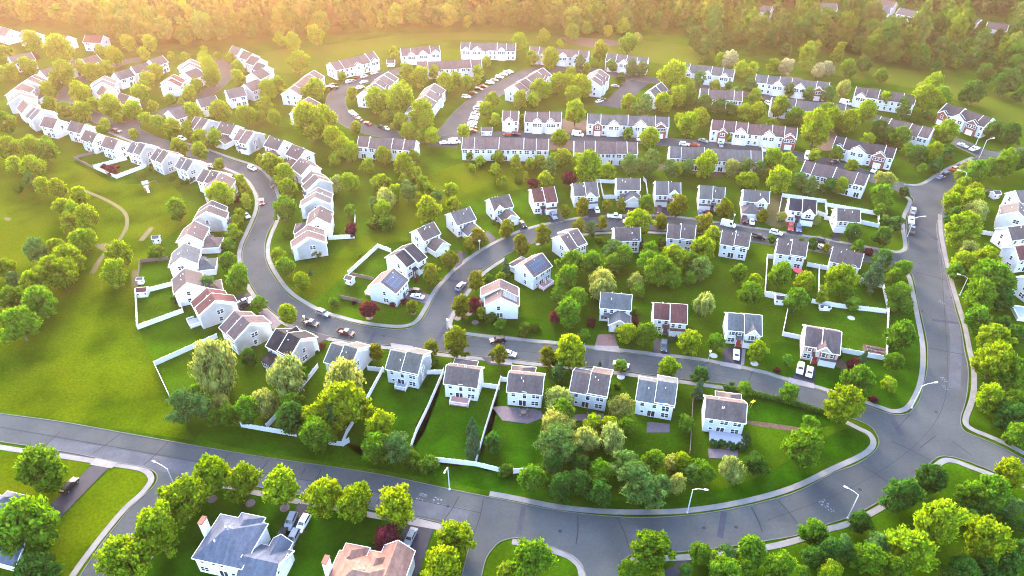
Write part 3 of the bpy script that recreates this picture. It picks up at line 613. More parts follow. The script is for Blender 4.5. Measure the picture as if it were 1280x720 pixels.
WALKS = [[(612, 617), (640, 622), (700, 634), (760, 639.5), (820, 640), (860, 638), (910, 631), (960, 619.5), (1000, 606), (1040, 586.5), (1075, 570.5), (1089, 560), (1091.5, 551), (1086, 542), (1075, 536.5), (1058, 528)],
         [(960, 466.5), (985, 474.5), (1020, 483.5), (1045, 491), (1080, 502), (1100, 509), (1116, 514), (1130, 512), (1139, 504), (1146, 491), (1151, 476), (1153.5, 455), (1153, 430), (1147, 397), (1142, 372), (1138, 352), (1134, 342)],
         [(640, 423), (665, 426), (700, 429), (740, 434), (770, 437), (810, 441.5), (837, 444.5), (880, 450), (925, 458.5), (960, 466.5)], [(640, 423), (615, 421), (590, 418), (572, 414.5), (564, 409.5), (562.5, 404), (566, 394), (572, 384), (586, 364), (598, 348), (612, 336), (632, 323)],
         [(1110, 313), (1122, 315), (1131, 311), (1131, 300), (1128.5, 285), (1130, 270), (1136, 257), (1137, 250), (1130, 245)], [(1130, 230.5), (1144, 231.3), (1156, 228), (1175, 216), (1198, 204.5), (1216, 196.5)],
         [(1175, 268), (1176, 290), (1180, 312), (1186, 338), (1193, 365), (1200, 388), (1206.5, 410), (1212, 438), (1217, 460), (1217.5, 485), (1213.5, 505), (1207.5, 521), (1208, 531), (1218, 538), (1234, 544.5), (1258, 555), (1285, 569), (1330, 590)],
         [(1330, 634), (1285, 610), (1245, 595.5), (1212, 583.5), (1195, 577), (1182, 575.5), (1172, 581), (1165, 588), (1148, 602), (1131, 614), (1106, 631.5), (1082, 645), (1058, 655.5), (1030, 663), (1000, 674), (960, 684), (890, 694), (862, 696.5), (810, 699), (790, 701), (783, 712)],
         [(640, 677), (668, 682), (700, 691), (716, 699), (726, 712), (729, 740)], [(-60, 545), (0, 559), (60, 567.5), (108, 575), (150, 581.5), (176, 586), (186, 592), (189, 599), (186, 606), (176, 618), (158, 634), (138, 657), (112, 690), (92, 718), (76, 745)],
         [(160, 735), (185, 700), (215, 660), (240, 628), (252, 615), (266, 609), (285, 608), (320, 616), (362, 625), (385, 629), (430, 637), (470, 645), (512, 652), (555, 661), (572, 668)],
         [(545, 361), (554, 351), (567, 338), (580, 327), (596, 316), (615, 305), (640, 292.5), (665, 284), (690, 278.5), (725, 272), (750, 270), (777, 269), (815, 269), (855, 272), (890, 277), (927, 282), (960, 287.3), (1002, 294), (1040, 300.5), (1080, 308), (1110, 313)],
         [(545, 361), (538, 373), (529.5, 389), (521, 401), (511, 406.5), (498, 408), (480, 407), (455, 403.5), (430, 397.5), (405, 390), (386, 380.5), (370, 370.5), (358, 360), (347, 345), (339, 331), (335, 319), (335.5, 305), (340, 291), (346, 277), (350, 262), (347.5, 244), (338, 224), (321, 208.5), (288, 197), (260, 187), (231, 178.5)],
         [(280, 210), (300, 219), (313, 231), (320.5, 247), (320, 262), (314.7, 276), (307.7, 291.7), (302, 304), (299, 318), (301, 335), (307, 352), (316, 368), (329, 384), (344, 396.5), (365, 409), (394, 419.5), (420, 425.5), (460, 432), (492, 435.5), (530, 440), (550, 443.5), (590, 447.5), (640, 452), (665, 455), (715, 460), (765, 465.5), (795, 469.5), (845, 476.5), (905, 485)],
         [(135, 165), (160, 175), (185, 184)], [(670, 306), (700, 297.5), (740, 292.5), (780, 290.5), (820, 291), (860, 293.5)]]
for w in WALKS: strip('sidewalk', ribbon(px2w(smooth(w, 4)), 1.45), M['walk'], 0.075, th=0.07)
DRIVES = {'brickdrive': [[(747.4, 418), (767.8, 418), (772.7, 433.5), (743.2, 433)]],
          'driveway': [[(818, 423), (836, 423.7), (837, 443.5), (815.6, 441)], [(903.6, 435), (928, 436), (926, 456.5), (903, 452.5)], [(996, 458), (1020, 460), (1017, 479), (990, 473)], [(684, 267), (699.5, 265.5), (705, 276), (689, 279.5)], [(736, 257), (748, 256), (751, 271), (735, 272)],
                       [(783, 257.5), (796, 257.5), (797, 269), (782, 269)], [(819, 259), (836, 259), (838, 270), (818, 269.5)], [(871.5, 263), (887, 265), (889, 277), (872, 274.5)], [(925, 270), (945, 272), (944, 285), (924.5, 281.5)], [(983.5, 282), (1004, 283.5), (1002.5, 295), (983, 292)],
                       [(1041, 288), (1050, 288), (1049, 302), (1039.5, 300.5)], [(647, 278.5), (653, 274.5), (661, 286.5), (651, 290.5)], [(605, 291), (611, 289.5), (621, 299), (613, 304)], [(572, 313), (583, 317), (577, 330), (569, 336)], [(505, 656), (542, 661.5), (523, 718), (515, 745), (470, 745), (488, 718)],
                       [(373, 629), (388, 632), (367, 688), (350, 682)], [(115, 581.5), (136, 585), (72, 651), (58, 636)], [(296, 370), (312, 366), (319, 379), (301, 390)], [(392, 418), (404, 414), (413, 421), (398, 430)], [(600, 445.5), (640, 449), (634, 458), (612, 456)]],
          'paver': [[(323, 391), (334, 387), (352, 405), (344, 412), (330, 408)], [(507, 363.5), (513, 361), (538, 369), (532, 380), (508, 373)], [(809, 527.5), (837, 530), (837, 541), (808, 541)], [(615, 509), (630, 508), (676, 513), (680, 522), (660, 530), (628, 526)], [(716, 518), (755, 518), (752, 529), (718, 526)], [(885, 561), (922, 562), (922, 574), (886, 573)]],
          'apron': [[(744, 432), (773, 433), (775, 441), (743, 438)], [(812, 440.5), (838, 444), (837, 448.5), (811, 445)], [(901, 452), (927, 456.5), (926, 462.5), (900, 457.5)], [(986, 472), (1018, 480), (1017, 486.5), (985, 479)], [(120, 573), (147, 578), (140, 586), (112, 581)], [(512, 645.5), (556, 656.5), (554, 664), (510, 656)],
                    [(613, 453.5), (640, 457), (640, 450), (616, 447)], [(927.5, 436.5), (932, 437), (930, 457), (926, 456.5)], [(488, 429), (516, 433), (520, 440), (490, 436)]],
          'deck_grey': []}
zz = 0.080
for mt, ls in DRIVES.items():
    for l in ls:
        zz += 0.0015; sheet('driveway' if mt != 'apron' else 'driveway_apron', [px2w(l)], M[mt], zz)
# resurfaced lane strips, utility trenches and manhole covers
strip('road_patch', ribbon(px2w(smooth([(60, 555), (150, 571), (250, 588), (330, 600), (430, 619), (520, 634), (585, 646)], 4)), 4.2), M['asphalt_new'], 0.030)
strip('road_patch', ribbon(px2w(smooth([(1196, 250), (1186, 280), (1186, 305), (1192, 345), (1198, 385), (1206, 430), (1205, 490)], 4), ), 3.0, -2.4), M['asphalt_new'], 0.030)
for pts, w in (([(300, 585), (318, 606)], 1.6), ([(655, 632), (648, 668)], 1.2), ([(905, 640), (900, 672)], 1.4), ([(1165, 400), (1198, 404)], 1.2), ([(1110, 515), (1128, 545)], 1.6), ([(470, 414), (462, 428)], 1.2), ([(760, 440), (757, 461)], 1.3), ([(880, 455), (874, 475)], 1.0), ([(560, 405), (540, 436)], 1.5), ([(335, 255), (322, 256)], 1.2), ([(1150, 285), (1172, 300)], 1.6), ([(590, 355), (560, 350)], 1.2)):
    strip('road_patch', ribbon(px2w(pts), w), M['asphalt_dark'], 0.0315)
for px, py in ((560, 633), (700, 664), (880, 660), (1075, 612), (1170, 515), (1190, 372), (1150, 330), (480, 420), (690, 443), (850, 462), (600, 336), (318, 300), (1152, 389), (920, 659)):
    c_ = G(px, py); sheet('manhole_cover', [[(c_.x + .42 * math.cos(a_ * PI / 7), c_.y + .42 * math.sin(a_ * PI / 7)) for a_ in range(14)]], M['crack'], 0.0345)
# sealed cracks and paving seams
CR = MB(); CRN = [0]
def crack(pts, w=0.28):
    rb = ribbon(px2w(pts), w); n = len(rb) // 2; Lf, Rt = rb[:n], rb[n:][::-1]; z = 0.033 + 0.0004 * (CRN[0] % 9); CRN[0] += 1
    for i in range(n - 1): CR.poly([(*Lf[i], z), (*Rt[i], z), (*Rt[i + 1], z), (*Lf[i + 1], z)])
for a, b in (((75, 540), (54, 559)), ((152, 541), (116, 567)), ((210, 552.5), (180, 581)), ((261, 562), (246, 582)), ((285, 567), (272, 588)), ((335, 575), (328, 586)), ((382, 585), (376, 594)), ((401, 587), (395, 600)), ((482, 602), (470, 632)), ((574, 620), (555, 650)), ((604, 625), (592, 668)), ((772, 647), (787, 688)), ((939, 634), (953, 665)), ((722, 645), (720, 680)), ((972, 625), (997, 655)),
             ((1077, 582), (1110, 603)), ((1114, 551), (1162, 575)), ((1160, 435), (1207, 444)), ((1120, 538), (1137, 519)), ((1145, 340), (1188, 352)), ((1000, 496), (996, 502)), ((700, 434), (697, 455)), ((830, 449), (824, 470)), ((940, 466), (930, 486)), ((1150, 560), (1170, 545)), ((1190, 552), (1215, 570))):
    mid = ((a[0] + b[0]) / 2 + (b[1] - a[1]) * 0.04, (a[1] + b[1]) / 2); crack(smooth([a, mid, b], 3), 0.22)
crack(smooth([(0, 534), (150, 560), (320, 590), (480, 617), (600, 641)], 3), 0.16)
crack(smooth([(1175, 300), (1180, 380), (1184, 450), (1178, 510), (1140, 560), (1060, 612), (960, 650)], 4), 0.12)
crack(smooth([(420, 408), (500, 423), (600, 434), (720, 446), (850, 461), (960, 482)], 4), 0.10)
CR.build('road_cracks', M['crack'])['kind'] = 'structure'
MK = MB()                                                                    # worn painted road stamps: fragments of letters only
def stamp(cx, cy, ang, frags):
    c = G(cx, cy); R = Matrix.Rotation(ang, 2)
    for x0, x1, y0, y1 in frags:
        MK.poly([(*(R @ Vector(p) + Vector(c[:2])), 0.034) for p in ((x0, y0), (x1, y0), (x1, y1), (x0, y1))])
FR1 = [(-.9, .9, 1.0, 1.15), (-.9, .9, .7, .8), (-.9, .9, .4, .5), (-.9, -.75, .4, 1.2), (.75, .9, .4, 1.2), (-1.1, -.7, -.9, -.5), (-.3, .7, -.5, -.4), (-.4, .5, -.9, -.8), (.5, .7, -.9, -.4), (-.4, -.3, -.9, -.2)]
FR2 = [(-.9, -.4, .5, .9), (-.2, .3, .2, .6), (.6, 1.1, .4, .8), (-1.0, -.5, -.3, .1), (.4, .9, -.8, -.4), (-.1, .1, .7, .9), (-.6, -.4, -.8, -.6)]
stamp(527, 622, math.radians(-22), FR1); stamp(546, 626, math.radians(-22), FR2)
FR3 = [(-.5, -.2, .4, .7), (.1, .5, .3, .9), (-.4, -.2, -.3, 0), (.2, .5, -.5, -.1), (-.2, .1, -1.0, -.7), (.3, .7, -1.1, -.8)]
stamp(1176, 378, 0.2, FR3); stamp(1179, 474, 0, FR3); stamp(1180, 484, 0, FR3); stamp(1030, 629, 0.5, FR2); stamp(1036, 636, 0.5, FR3)
MK.build('road_markings', M['mark'])['kind'] = 'structure'

# ------------------------------------------------------------------ detached houses
BACK = dict(front=-1)
g = 'houses backing onto the avenue'
house('A_3', (233.1, 352.5), (231, 337), (218.4, 361.6), 'pale grey sided house with brown roof and hipped front garage, fenced yard and shed behind', 'brown', 'grey', -1, 'hipwing', -1, d1=4.4, d2=4.4, L=9.0, group=g)
house('A_2', (268.3, 377.8), (258.4, 360.2), (246.5, 393.3), 'white house with red-brown roof and a railed grey deck behind it', 'redbrown', 'white', -1, 'bump', -1, d1=5.4, d2=4.6, deck='deck', group=g)
house('A_1', (311.9, 406.6), (292.9, 389), (292.2, 423.5), 'white house with dull purple-brown roof, next after the red-brown roofed one', 'purple', 'white', -1, 'bump', -1, d1=5.4, d2=4.6, L=9.4, group=g)
house('A0', (345.9, 411.8), (374, 425.9), (357.8, 446.3), 'white house with charcoal roof, twin front gables and a low sunroom behind', 'charcoal', 'white', -1, 'bump', -1, dormer=0.9, sunroom=True, L=10.0, group=g)
house('A1', (414.1, 429.4), (447.1, 439.2), (437.3, 462.4), 'white house with grey-green roof, half hidden by a pale drooping tree', 'greygreen', 'white', -1, 'bump', -1, group=g)
house('A4', (488.1, 438.1), (528.9, 446.6), (521.9, 469.8), 'white house with grey-green roof and a small railed white deck on a bare lawn', 'greygreen', 'white', -1, 'bump', -1, deck='deck_small', group=g)
house('A5', (557.7, 457.1), (600.6, 462.7), (597.8, 483.8), 'white house with brown roof and a raised red deck with white railing', 'brown', 'white', -1, 'hipwing', 1, deck='deck_red', group=g)
house('A6', (635.3, 466.6), (680.3, 470.8), (678.2, 493.3), 'white house with brown roof and a wide mauve paver patio with table', 'brown', 'white', -1, 'hipwing', 1, group=g)
house('A7', (716.2, 463.8), (763.3, 472.2), (760.5, 498.2), 'white house with brown roof and one orange-lit door, seating on its patio', 'brown', 'white', -1, 'bump', -1, group=g)
house('A8', (798.1, 474.5), (846.7, 482.9), (846, 509.6), 'white house with blue-grey roof and a purple paver patio', 'bluegrey', 'white', -1, 'bump', -1, group=g)
house('A9', (882.2, 498.3), (934.2, 505.3), (933.5, 529.2), 'white house with brown roof and a raised grey terrace between clipped hedges', 'brown', 'white', -1, 'hipwing', -1, group=g)
g = 'houses facing the lower street'
house('B1', (750.9, 365.7), (790.3, 369.1), (788.9, 387.8), 'white house with blue-grey roof and garage wing at a red brick drive', 'bluegrey', 'white', 1, 'wing', -1, group=g)
house('B2', (817.3, 379.1), (859.2, 381.9), (858, 401.5), 'white house with plum-red roof above a dark driveway', 'redbrown', 'white', 1, 'bump', -1, group=g)
house('B3', (909.7, 391.6), (951.9, 395.2), (950.5, 416.3), 'white house with blue-grey roof and a black-shuttered front gable', 'bluegrey', 'white', 1, 'bump', -1, dormer=-1, door='door_red', shutter='shutter_dark', group=g)
house('B4', (1007.4, 408.5), (1051.7, 416.3), (1046.8, 439.5), 'tan fronted house with purple-brown roof and red shutters', 'purple', 'tan', 1, 'bump', -1, dormer=-0.3, door='door_red', shutter='shutter_red', group=g)
g = 'houses backing onto the inner trees'
house('C1', (626.1, 371.2), (626.8, 352), (647.2, 378.9), 'white house with solar panels over its whole back slope, behind a purple plum', 'pinkbrown', 'white', -1, 'bump', -1, d1=5.3, d2=4.8, L=9.4, solar=1, group=g)
house('C2', (655.6, 330.1), (676.7, 317.3), (667.6, 340.5), 'white house with solar panels above a red deck with a closed parasol', 'pinkbrown', 'white', -1, 'hipwing', -1, d1=4.3, L=9.4, solar=1, deck='deck_red', group=g)
house('C3', (700, 296.3), (722.5, 287.5), (738.8, 303), 'white house with pink-brown roof set at an angle at the bend', 'pinkbrown', 'white', -1, 'bump', -1, d1=5.2, d2=4.5, group=g)
house('C4', (767.5, 285), (800, 284.5), (801.3, 297.5), 'white house with brown roof, opposite the house with the fenced square lawn', 'brown', 'white', -1, 'hipwing', -1, group=g)
house('C5', (835, 280), (870, 283.8), (868.8, 301.3), 'white house with brown stepped roof above a dark garden bed, opposite the white gabled house', 'brown', 'white', -1, 'bump', -1, group=g)
house('C6', (903, 288), (938.8, 293.8), (938.8, 311.3), 'white house with brown roof and a low red deck beside the bright lawn strip', 'brown', 'white', -1, 'bump', -1, group=g)
house('C7', (972.5, 298.8), (1010, 305), (1008.8, 323), 'white house with brown roof and a red parasol on its patio', 'brown', 'white', -1, 'bump', -1, group=g)
house('C8', (1041.3, 308.8), (1080, 317.5), (1079.5, 336.3), 'white house with brown roof at the avenue end of the inner street', 'brown', 'white', -1, 'hipwing', -1, group=g)
g = 'houses facing the inner street'
house('E0', (477.1, 351.6), (490.5, 337.6), (495.4, 361.5), 'white corner house with solar panels beside the drive holding two cars', 'pinkbrown', 'white', 1, 'flat', 1, d1=5.0, d2=4.7, L=8.6, solar=1, garage=False, deck='deck_red', group=g)
house('D0', (493.8, 319.1), (515.6, 305), (512.1, 329.6), 'white house with dark purple-grey roof in front of the white fenced triangular yard', 'dark', 'white', 1, 'bump', -1, d1=4.6, d2=5.0, group=g)
house('D_1', (520.6, 287.4), (542.4, 277.6), (533.2, 298.7), 'white house with brown roof and low front wing, next above the dark roofed one', 'brown', 'white', 1, 'wing', -1, group=g)
house('D_2', (562.8, 266.3), (587.4, 258.6), (571.9, 275.5), 'pinkish sided house with grey roof and gabled front wing', 'grey', 'pinkish', 1, 'wing', -1, d1=4.4, group=g)
house('D3', (611.6, 248.7), (636.3, 243.1), (642.6, 252.9), 'white house with brown roof, small front gable and a double garage wing', 'brown', 'white', 1, 'wing', -1, dormer=0.9, d1=4.0, group=g)
house('D4', (663.7, 236.7), (692.5, 233.9), (699.5, 250.1), 'white house with brick-red roof split by a white raised edge', 'redbrown', 'white', 1, 'bump', -1, group=g)
house('D5', (715.7, 229.7), (746, 228.3), (749.5, 243.8), 'white house with grey split roof, beside the fenced square lawn', 'grey', 'white', 1, 'bump', -1, dormer=-0.6, group=g)
house('D6', (770.2, 222.9), (800.5, 223.4), (801.2, 235.6), 'white house with grey roof and a wide gabled garage wing, fenced behind', 'grey', 'white', 1, 'wing', -1, group=g)
house('D7', (818.8, 227.2), (851.1, 228.3), (851, 243), 'white house with grey roof and a white front gable by the olive street tree', 'grey', 'white', 1, 'bump', 1, dormer=-1, group=g)
house('D8', (874.3, 232.2), (906.7, 234.6), (905, 248), 'white house with grey-green roof behind two parked cars and the white van', 'greygreen', 'white', 1, 'bump', 1, group=g)
house('D9', (929.4, 236.7), (962.4, 239.5), (961, 250.8), 'white house with grey roof and hipped garage wing above a maroon and a white car', 'grey', 'white', 1, 'hipwing', 1, dormer=-1, group=g)
house('D10', (987, 247.7), (1020.8, 251.5), (1019.4, 265.6), 'white house with navy roof and gabled front, red and blue cars on its drive', 'navy', 'white', 1, 'bump', -1, dormer=-1, group=g)
house('D11', (1046, 260.5), (1075.5, 262.5), (1073.8, 277), 'white house with brown roof in the white fenced plot by the avenue', 'brown', 'white', 1, 'flat', 1, group=g)

# rows of gable-ended houses: (key, near ridge end, far ridge end, near eave corner, roof, style)
def gable_row(rows, labeler, group, front, flip, wall='white', detail=2, **kw):
    for i, r in enumerate(rows):
        key, R1, R2, E, roof, style = r[:6]; o = dict(kw); o.update(r[6] if len(r) > 6 else {})
        o['L'] = o.get('L', 9.2)
        house(key, R1, R2, E, labeler(i, r), roof, o.pop('wall', wall), o.pop('front', front), style, o.pop('flip', flip), group=group, detail=o.pop('detail', detail), **o)
ORD = ['first', 'second', 'third', 'fourth', 'fifth', 'sixth', 'seventh', 'eighth', 'ninth', 'tenth', 'eleventh', 'twelfth', 'thirteenth', 'fourteenth', 'fifteenth', 'sixteenth', 'seventeenth', 'eighteenth', 'nineteenth', 'twentieth']
RN = {'brown': 'brown', 'grey': 'grey', 'bluegrey': 'blue-grey', 'pinkbrown': 'pink-brown', 'redbrown': 'red-brown', 'greygreen': 'grey-green', 'dark': 'dark grey', 'purple': 'purple-brown'}
gable_row([('F4', (226, 321), (230, 306), (211, 327.5), 'bluegrey', 'hipwing', dict(wall='grey', d1=4.4)), ('F3', (234.5, 291.7), (242.3, 277.7), (221.9, 298.8), 'pinkbrown', 'hipwing', dict(d1=4.3)), ('F2', (257, 265.7), (264.8, 251), (238, 273.4), 'brown', 'bump', dict(d1=5.0)),
           ('F1', (268.3, 228.4), (276, 217), (247.2, 241.8), 'pinkbrown', 'flat', dict(d1=5.3, d2=5.0, garage=False)), ('F0', (270, 216.8), (257.5, 212.5), (256, 231), 'brown', 'bump', dict(d1=4.3)),
           ('G5', (240.5, 203.1), (226.4, 196.1), (229.9, 213.7), 'grey', 'bump', {}), ('G4', (210.2, 192.6), (196.9, 185.6), (197.6, 203.8), 'brown', 'bump', {}), ('G3', (181.4, 182.7), (165.2, 177.1), (169.5, 193.3), 'grey', 'bump', {}), ('G2', (147, 175), (133.6, 170.8), (137.1, 184.9), 'pinkbrown', 'flat', {}),
           ('G1', (120.2, 167.3), (108.3, 163), (111.8, 174.7), 'brown', 'flat', {}), ('G0', (103.4, 154.6), (91.4, 151.8), (92.8, 164.5), 'pinkbrown', 'flat', dict(detail=1)), ('Ga', (71.7, 149.3), (55.6, 145.8), (59.8, 157.7), 'pinkbrown', 'flat', dict(detail=1)), ('Gb', (50.6, 140.2), (42, 134), (35.9, 149.3), 'grey', 'bump', dict(detail=1)),
           ('Gc', (35, 130.3), (30, 126), (22.5, 137.4), 'pinkbrown', 'flat', dict(detail=1)), ('Gd', (24, 120.5), (26, 113), (9.1, 127.5), 'grey', 'bump', dict(detail=1)), ('Ge', (19.7, 110.6), (26.7, 105), (10.5, 115.6), 'brown', 'hipwing', dict(detail=1)), ('Gf', (35, 99.4), (42, 94.5), (15.5, 107.1), 'brown', 'bump', dict(detail=1))],
          lambda i, r: 'white house with %s roof, %s along the meadow edge counting from the blue-grey roofed one' % (RN[r[4]], ORD[i]), 'houses backing onto the meadow', -1, -1)
gable_row([('L4', (386.8, 297), (384.7, 282.2), (409.3, 301.5), 'pinkbrown', 'bump', dict(d1=5.2)), ('L3', (396.7, 271.2), (399.5, 258.3), (410.3, 276.9), 'brown', 'hipwing', dict(wall='pinkish', d1=4.2)), ('L2', (395.6, 246.8), (397, 236.3), (415.3, 253.1), 'grey', 'bump', dict(d1=5.0)), ('L1', (399, 223.6), (390, 215), (410, 229), 'brown', 'bump', dict(d1=4.6)),
           ('K6', (385.4, 205.2), (377, 199), (399.5, 207.4), 'brown', 'flat', dict(d1=4.4, garage=False)), ('K5', (379.8, 187), (367, 181.3), (391.7, 190.5), 'purple', 'wing', {}), ('K4', (353.8, 175), (338.3, 170.1), (363.6, 178.5), 'brown', 'wing', {}), ('K3', (317.9, 165.9), (300.3, 161.6), (332, 168), 'pinkbrown', 'bump', {}), ('K2', (293.3, 156), (277.8, 152.5), (305.2, 159.5), 'brown', 'wing', {}), ('K1', (261.6, 150.4), (244.8, 146.2), (275.7, 153.2), 'purple', 'bump', {})],
          lambda i, r: 'white house with %s roof on the inside of the curve, %s back from the crossroads' % (RN[r[4]], ORD[i]), 'houses inside the curved street', -1, 1)
gable_row([('J1', (284.5, 112), (300.7, 108.9), (293.6, 122.3), 'grey', 'flat', dict(front=-1)), ('J2', (247.9, 124), (267.6, 119.5), (255.6, 132.8), 'grey', 'flat', dict(front=-1)), ('J3', (212.4, 137.7), (229.2, 132.1), (226.4, 148.3), 'grey', 'flat', dict(front=-1))],
          lambda i, r: 'white house with grey roof below the back crescent, %s in from its bend' % ORD[i], 'houses below the back crescent', -1, 1, detail=1)
gable_row([('H1', (143.4, 91.2), (161, 86), (153.3, 96.6), 'grey', 'flat', {}), ('H2', (165.6, 82.9), (182.5, 78.7), (174, 89), 'brown', 'flat', {}), ('H3', (188.1, 74.5), (200.8, 70.2), (194, 81), 'grey', 'flat', {}), ('H4', (127.3, 102.2), (131.5, 96.6), (114, 106.4), 'grey', 'bump', {}), ('H5', (133.6, 112), (128, 107), (122.4, 118.4), 'brown', 'flat', {}), ('H6', (160.3, 119.8), (151.2, 116.5), (151.2, 128.9), 'brown', 'flat', {}),
           ('H9', (212, 100.5), (218, 95), (202.2, 106.1), 'redbrown', 'bump', {}), ('H8', (234.5, 89.5), (242, 86.4), (221.9, 94.9), 'brown', 'flat', {}), ('H7', (237.4, 79.8), (239, 76), (224.7, 85), 'grey', 'bump', {})],
          lambda i, r: 'white house with %s roof on the island inside the crescent, %s round from the bend' % (RN[r[4]], ORD[i]), 'houses inside the crescent', 1, 1, detail=1)
gable_row([('I6', (310.5, 103.4), (318, 100.6), (303.5, 108.4), 'pinkbrown', 'flat', {}), ('I5', (317.6, 89.7), (324, 86.5), (307, 95.7), 'brown', 'flat', {}), ('I4', (331.6, 81.6), (322, 77.8), (324.5, 87), 'brown', 'flat', {}), ('I3', (324.5, 73), (314, 69.5), (311.2, 80), 'brown', 'flat', {}), ('I2', (314.7, 66.7), (305, 63.5), (302.8, 73), 'brown', 'flat', {}), ('I1', (300.6, 60.4), (292, 57.5), (292, 66), 'grey', 'flat', {})],
          lambda i, r: 'white house with %s roof, %s up the stack of houses by the far field' % (RN[r[4]], ORD[i]), 'houses by the far field', 1, 1, detail=1)
gable_row([('Gg', (52.7, 87.4), (67.5, 83.2), (63.3, 95.2), 'grey', 'flat', {}), ('Gh', (78.8, 78.3), (95.6, 74), (88, 84), 'grey', 'flat', {}), ('Gi', (102.7, 73.4), (119.5, 68.4), (112, 79), 'pinkbrown', 'flat', {})],
          lambda i, r: 'white house with %s roof on the outer side of the crescent, %s along' % (RN[r[4]], ORD[i]), 'houses outside the crescent', 1, 1, detail=1)
for key, R1_, R2_, E_, roof, wall, lab in (('P1', (2, 33.5), (13, 37), (-2, 39), 'grey', 'grey', 'pale grey house with broken gables at the foot of the wood'), ('P2', (28, 37.5), (46, 40.5), (27, 42), 'terracotta', 'cream', 'low house with a faded orange roof among the trees'), ('P3', (66, 41), (88, 45.5), (64, 47), 'redbrown', 'white', 'house with a bright red roof and white end gable by the wood'),
                                     ('P4', (110, 44), (126, 44.5), (112, 50), 'redbrown', 'white', 'small red roofed house with a white gable beside the red roofed one'), ('P5', (16, 70), (33, 66.5), (24, 75), 'grey', 'white', 'white house with a broad grey roof and a plum tree beside it'),
                                     ('P6', (1026, 4), (1044, 4.5), (1027, 9), 'grey', 'white', 'pale roofed white house beyond the wood, uppermost in a clearing'), ('P7', (1104, 0), (1116, 2), (1102, 6), 'pinkbrown', 'pinkish', 'pinkish house with a flat looking roof beyond the wood'), ('P8', (1131, 11), (1141, 13), (1130, 15), 'grey', 'white', 'small white roofed house under a round tree beyond the wood'),
                                     ('P9', (1209, 20), (1224, 24), (1208, 25), 'grey', 'white', 'white house peeping out beside a single round tree'), ('P10', (948, 6), (962, 8), (947, 12), 'grey', 'cream', 'pale cream house half hidden beyond the wood'), ('P11', (1096, 8), (1108, 9), (1095, 15), 'slate', 'grey', 'long bluish roofed house beyond the wood'),
                                     ('P12', (1240, 28), (1256, 30), (1239, 34), 'purple', 'grey', 'house with a dark purple roof at the far edge of the wood')):
    house(key, R1_, R2_, E_, lab, roof, wall, 1, 'flat', 1, L=12.0, d1=4.6, detail=1, group='houses beyond the wood')
g = 'houses east of the avenue'
house('O1', (1270, 238.5), (1296, 236), (1263, 245.7), 'white house with grey roof, topmost of those east of the avenue', 'grey', 'white', -1, 'flat', 1, L=10, group=g, detail=2, garage=False)
house('O2', (1273, 263.6), (1274.4, 253.8), (1251, 267.1), 'white gable-ended house with grey roof, second down east of the avenue', 'grey', 'white', -1, 'flat', -1, d1=5.0, d2=4.6, L=9.0, garage=False, group=g)
house('O3', (1264, 284), (1289, 281), (1268, 296.5), 'white house with brown roof above the fenced lawn and picnic deck', 'brown', 'white', -1, 'flat', 1, L=11.5, group=g, garage=False)
house('O4', (1276, 308), (1292, 306), (1277, 320), 'white house with brick-red roof and a white end chimney', 'redbrown', 'white', -1, 'flat', 1, L=10, group=g, garage=False)
house('O5', (1294, 345), (1312, 342), (1296, 360), 'white house mostly outside the picture, below the brick-red roofed one', 'brown', 'white', -1, 'flat', 1, L=11, group=g, garage=False)

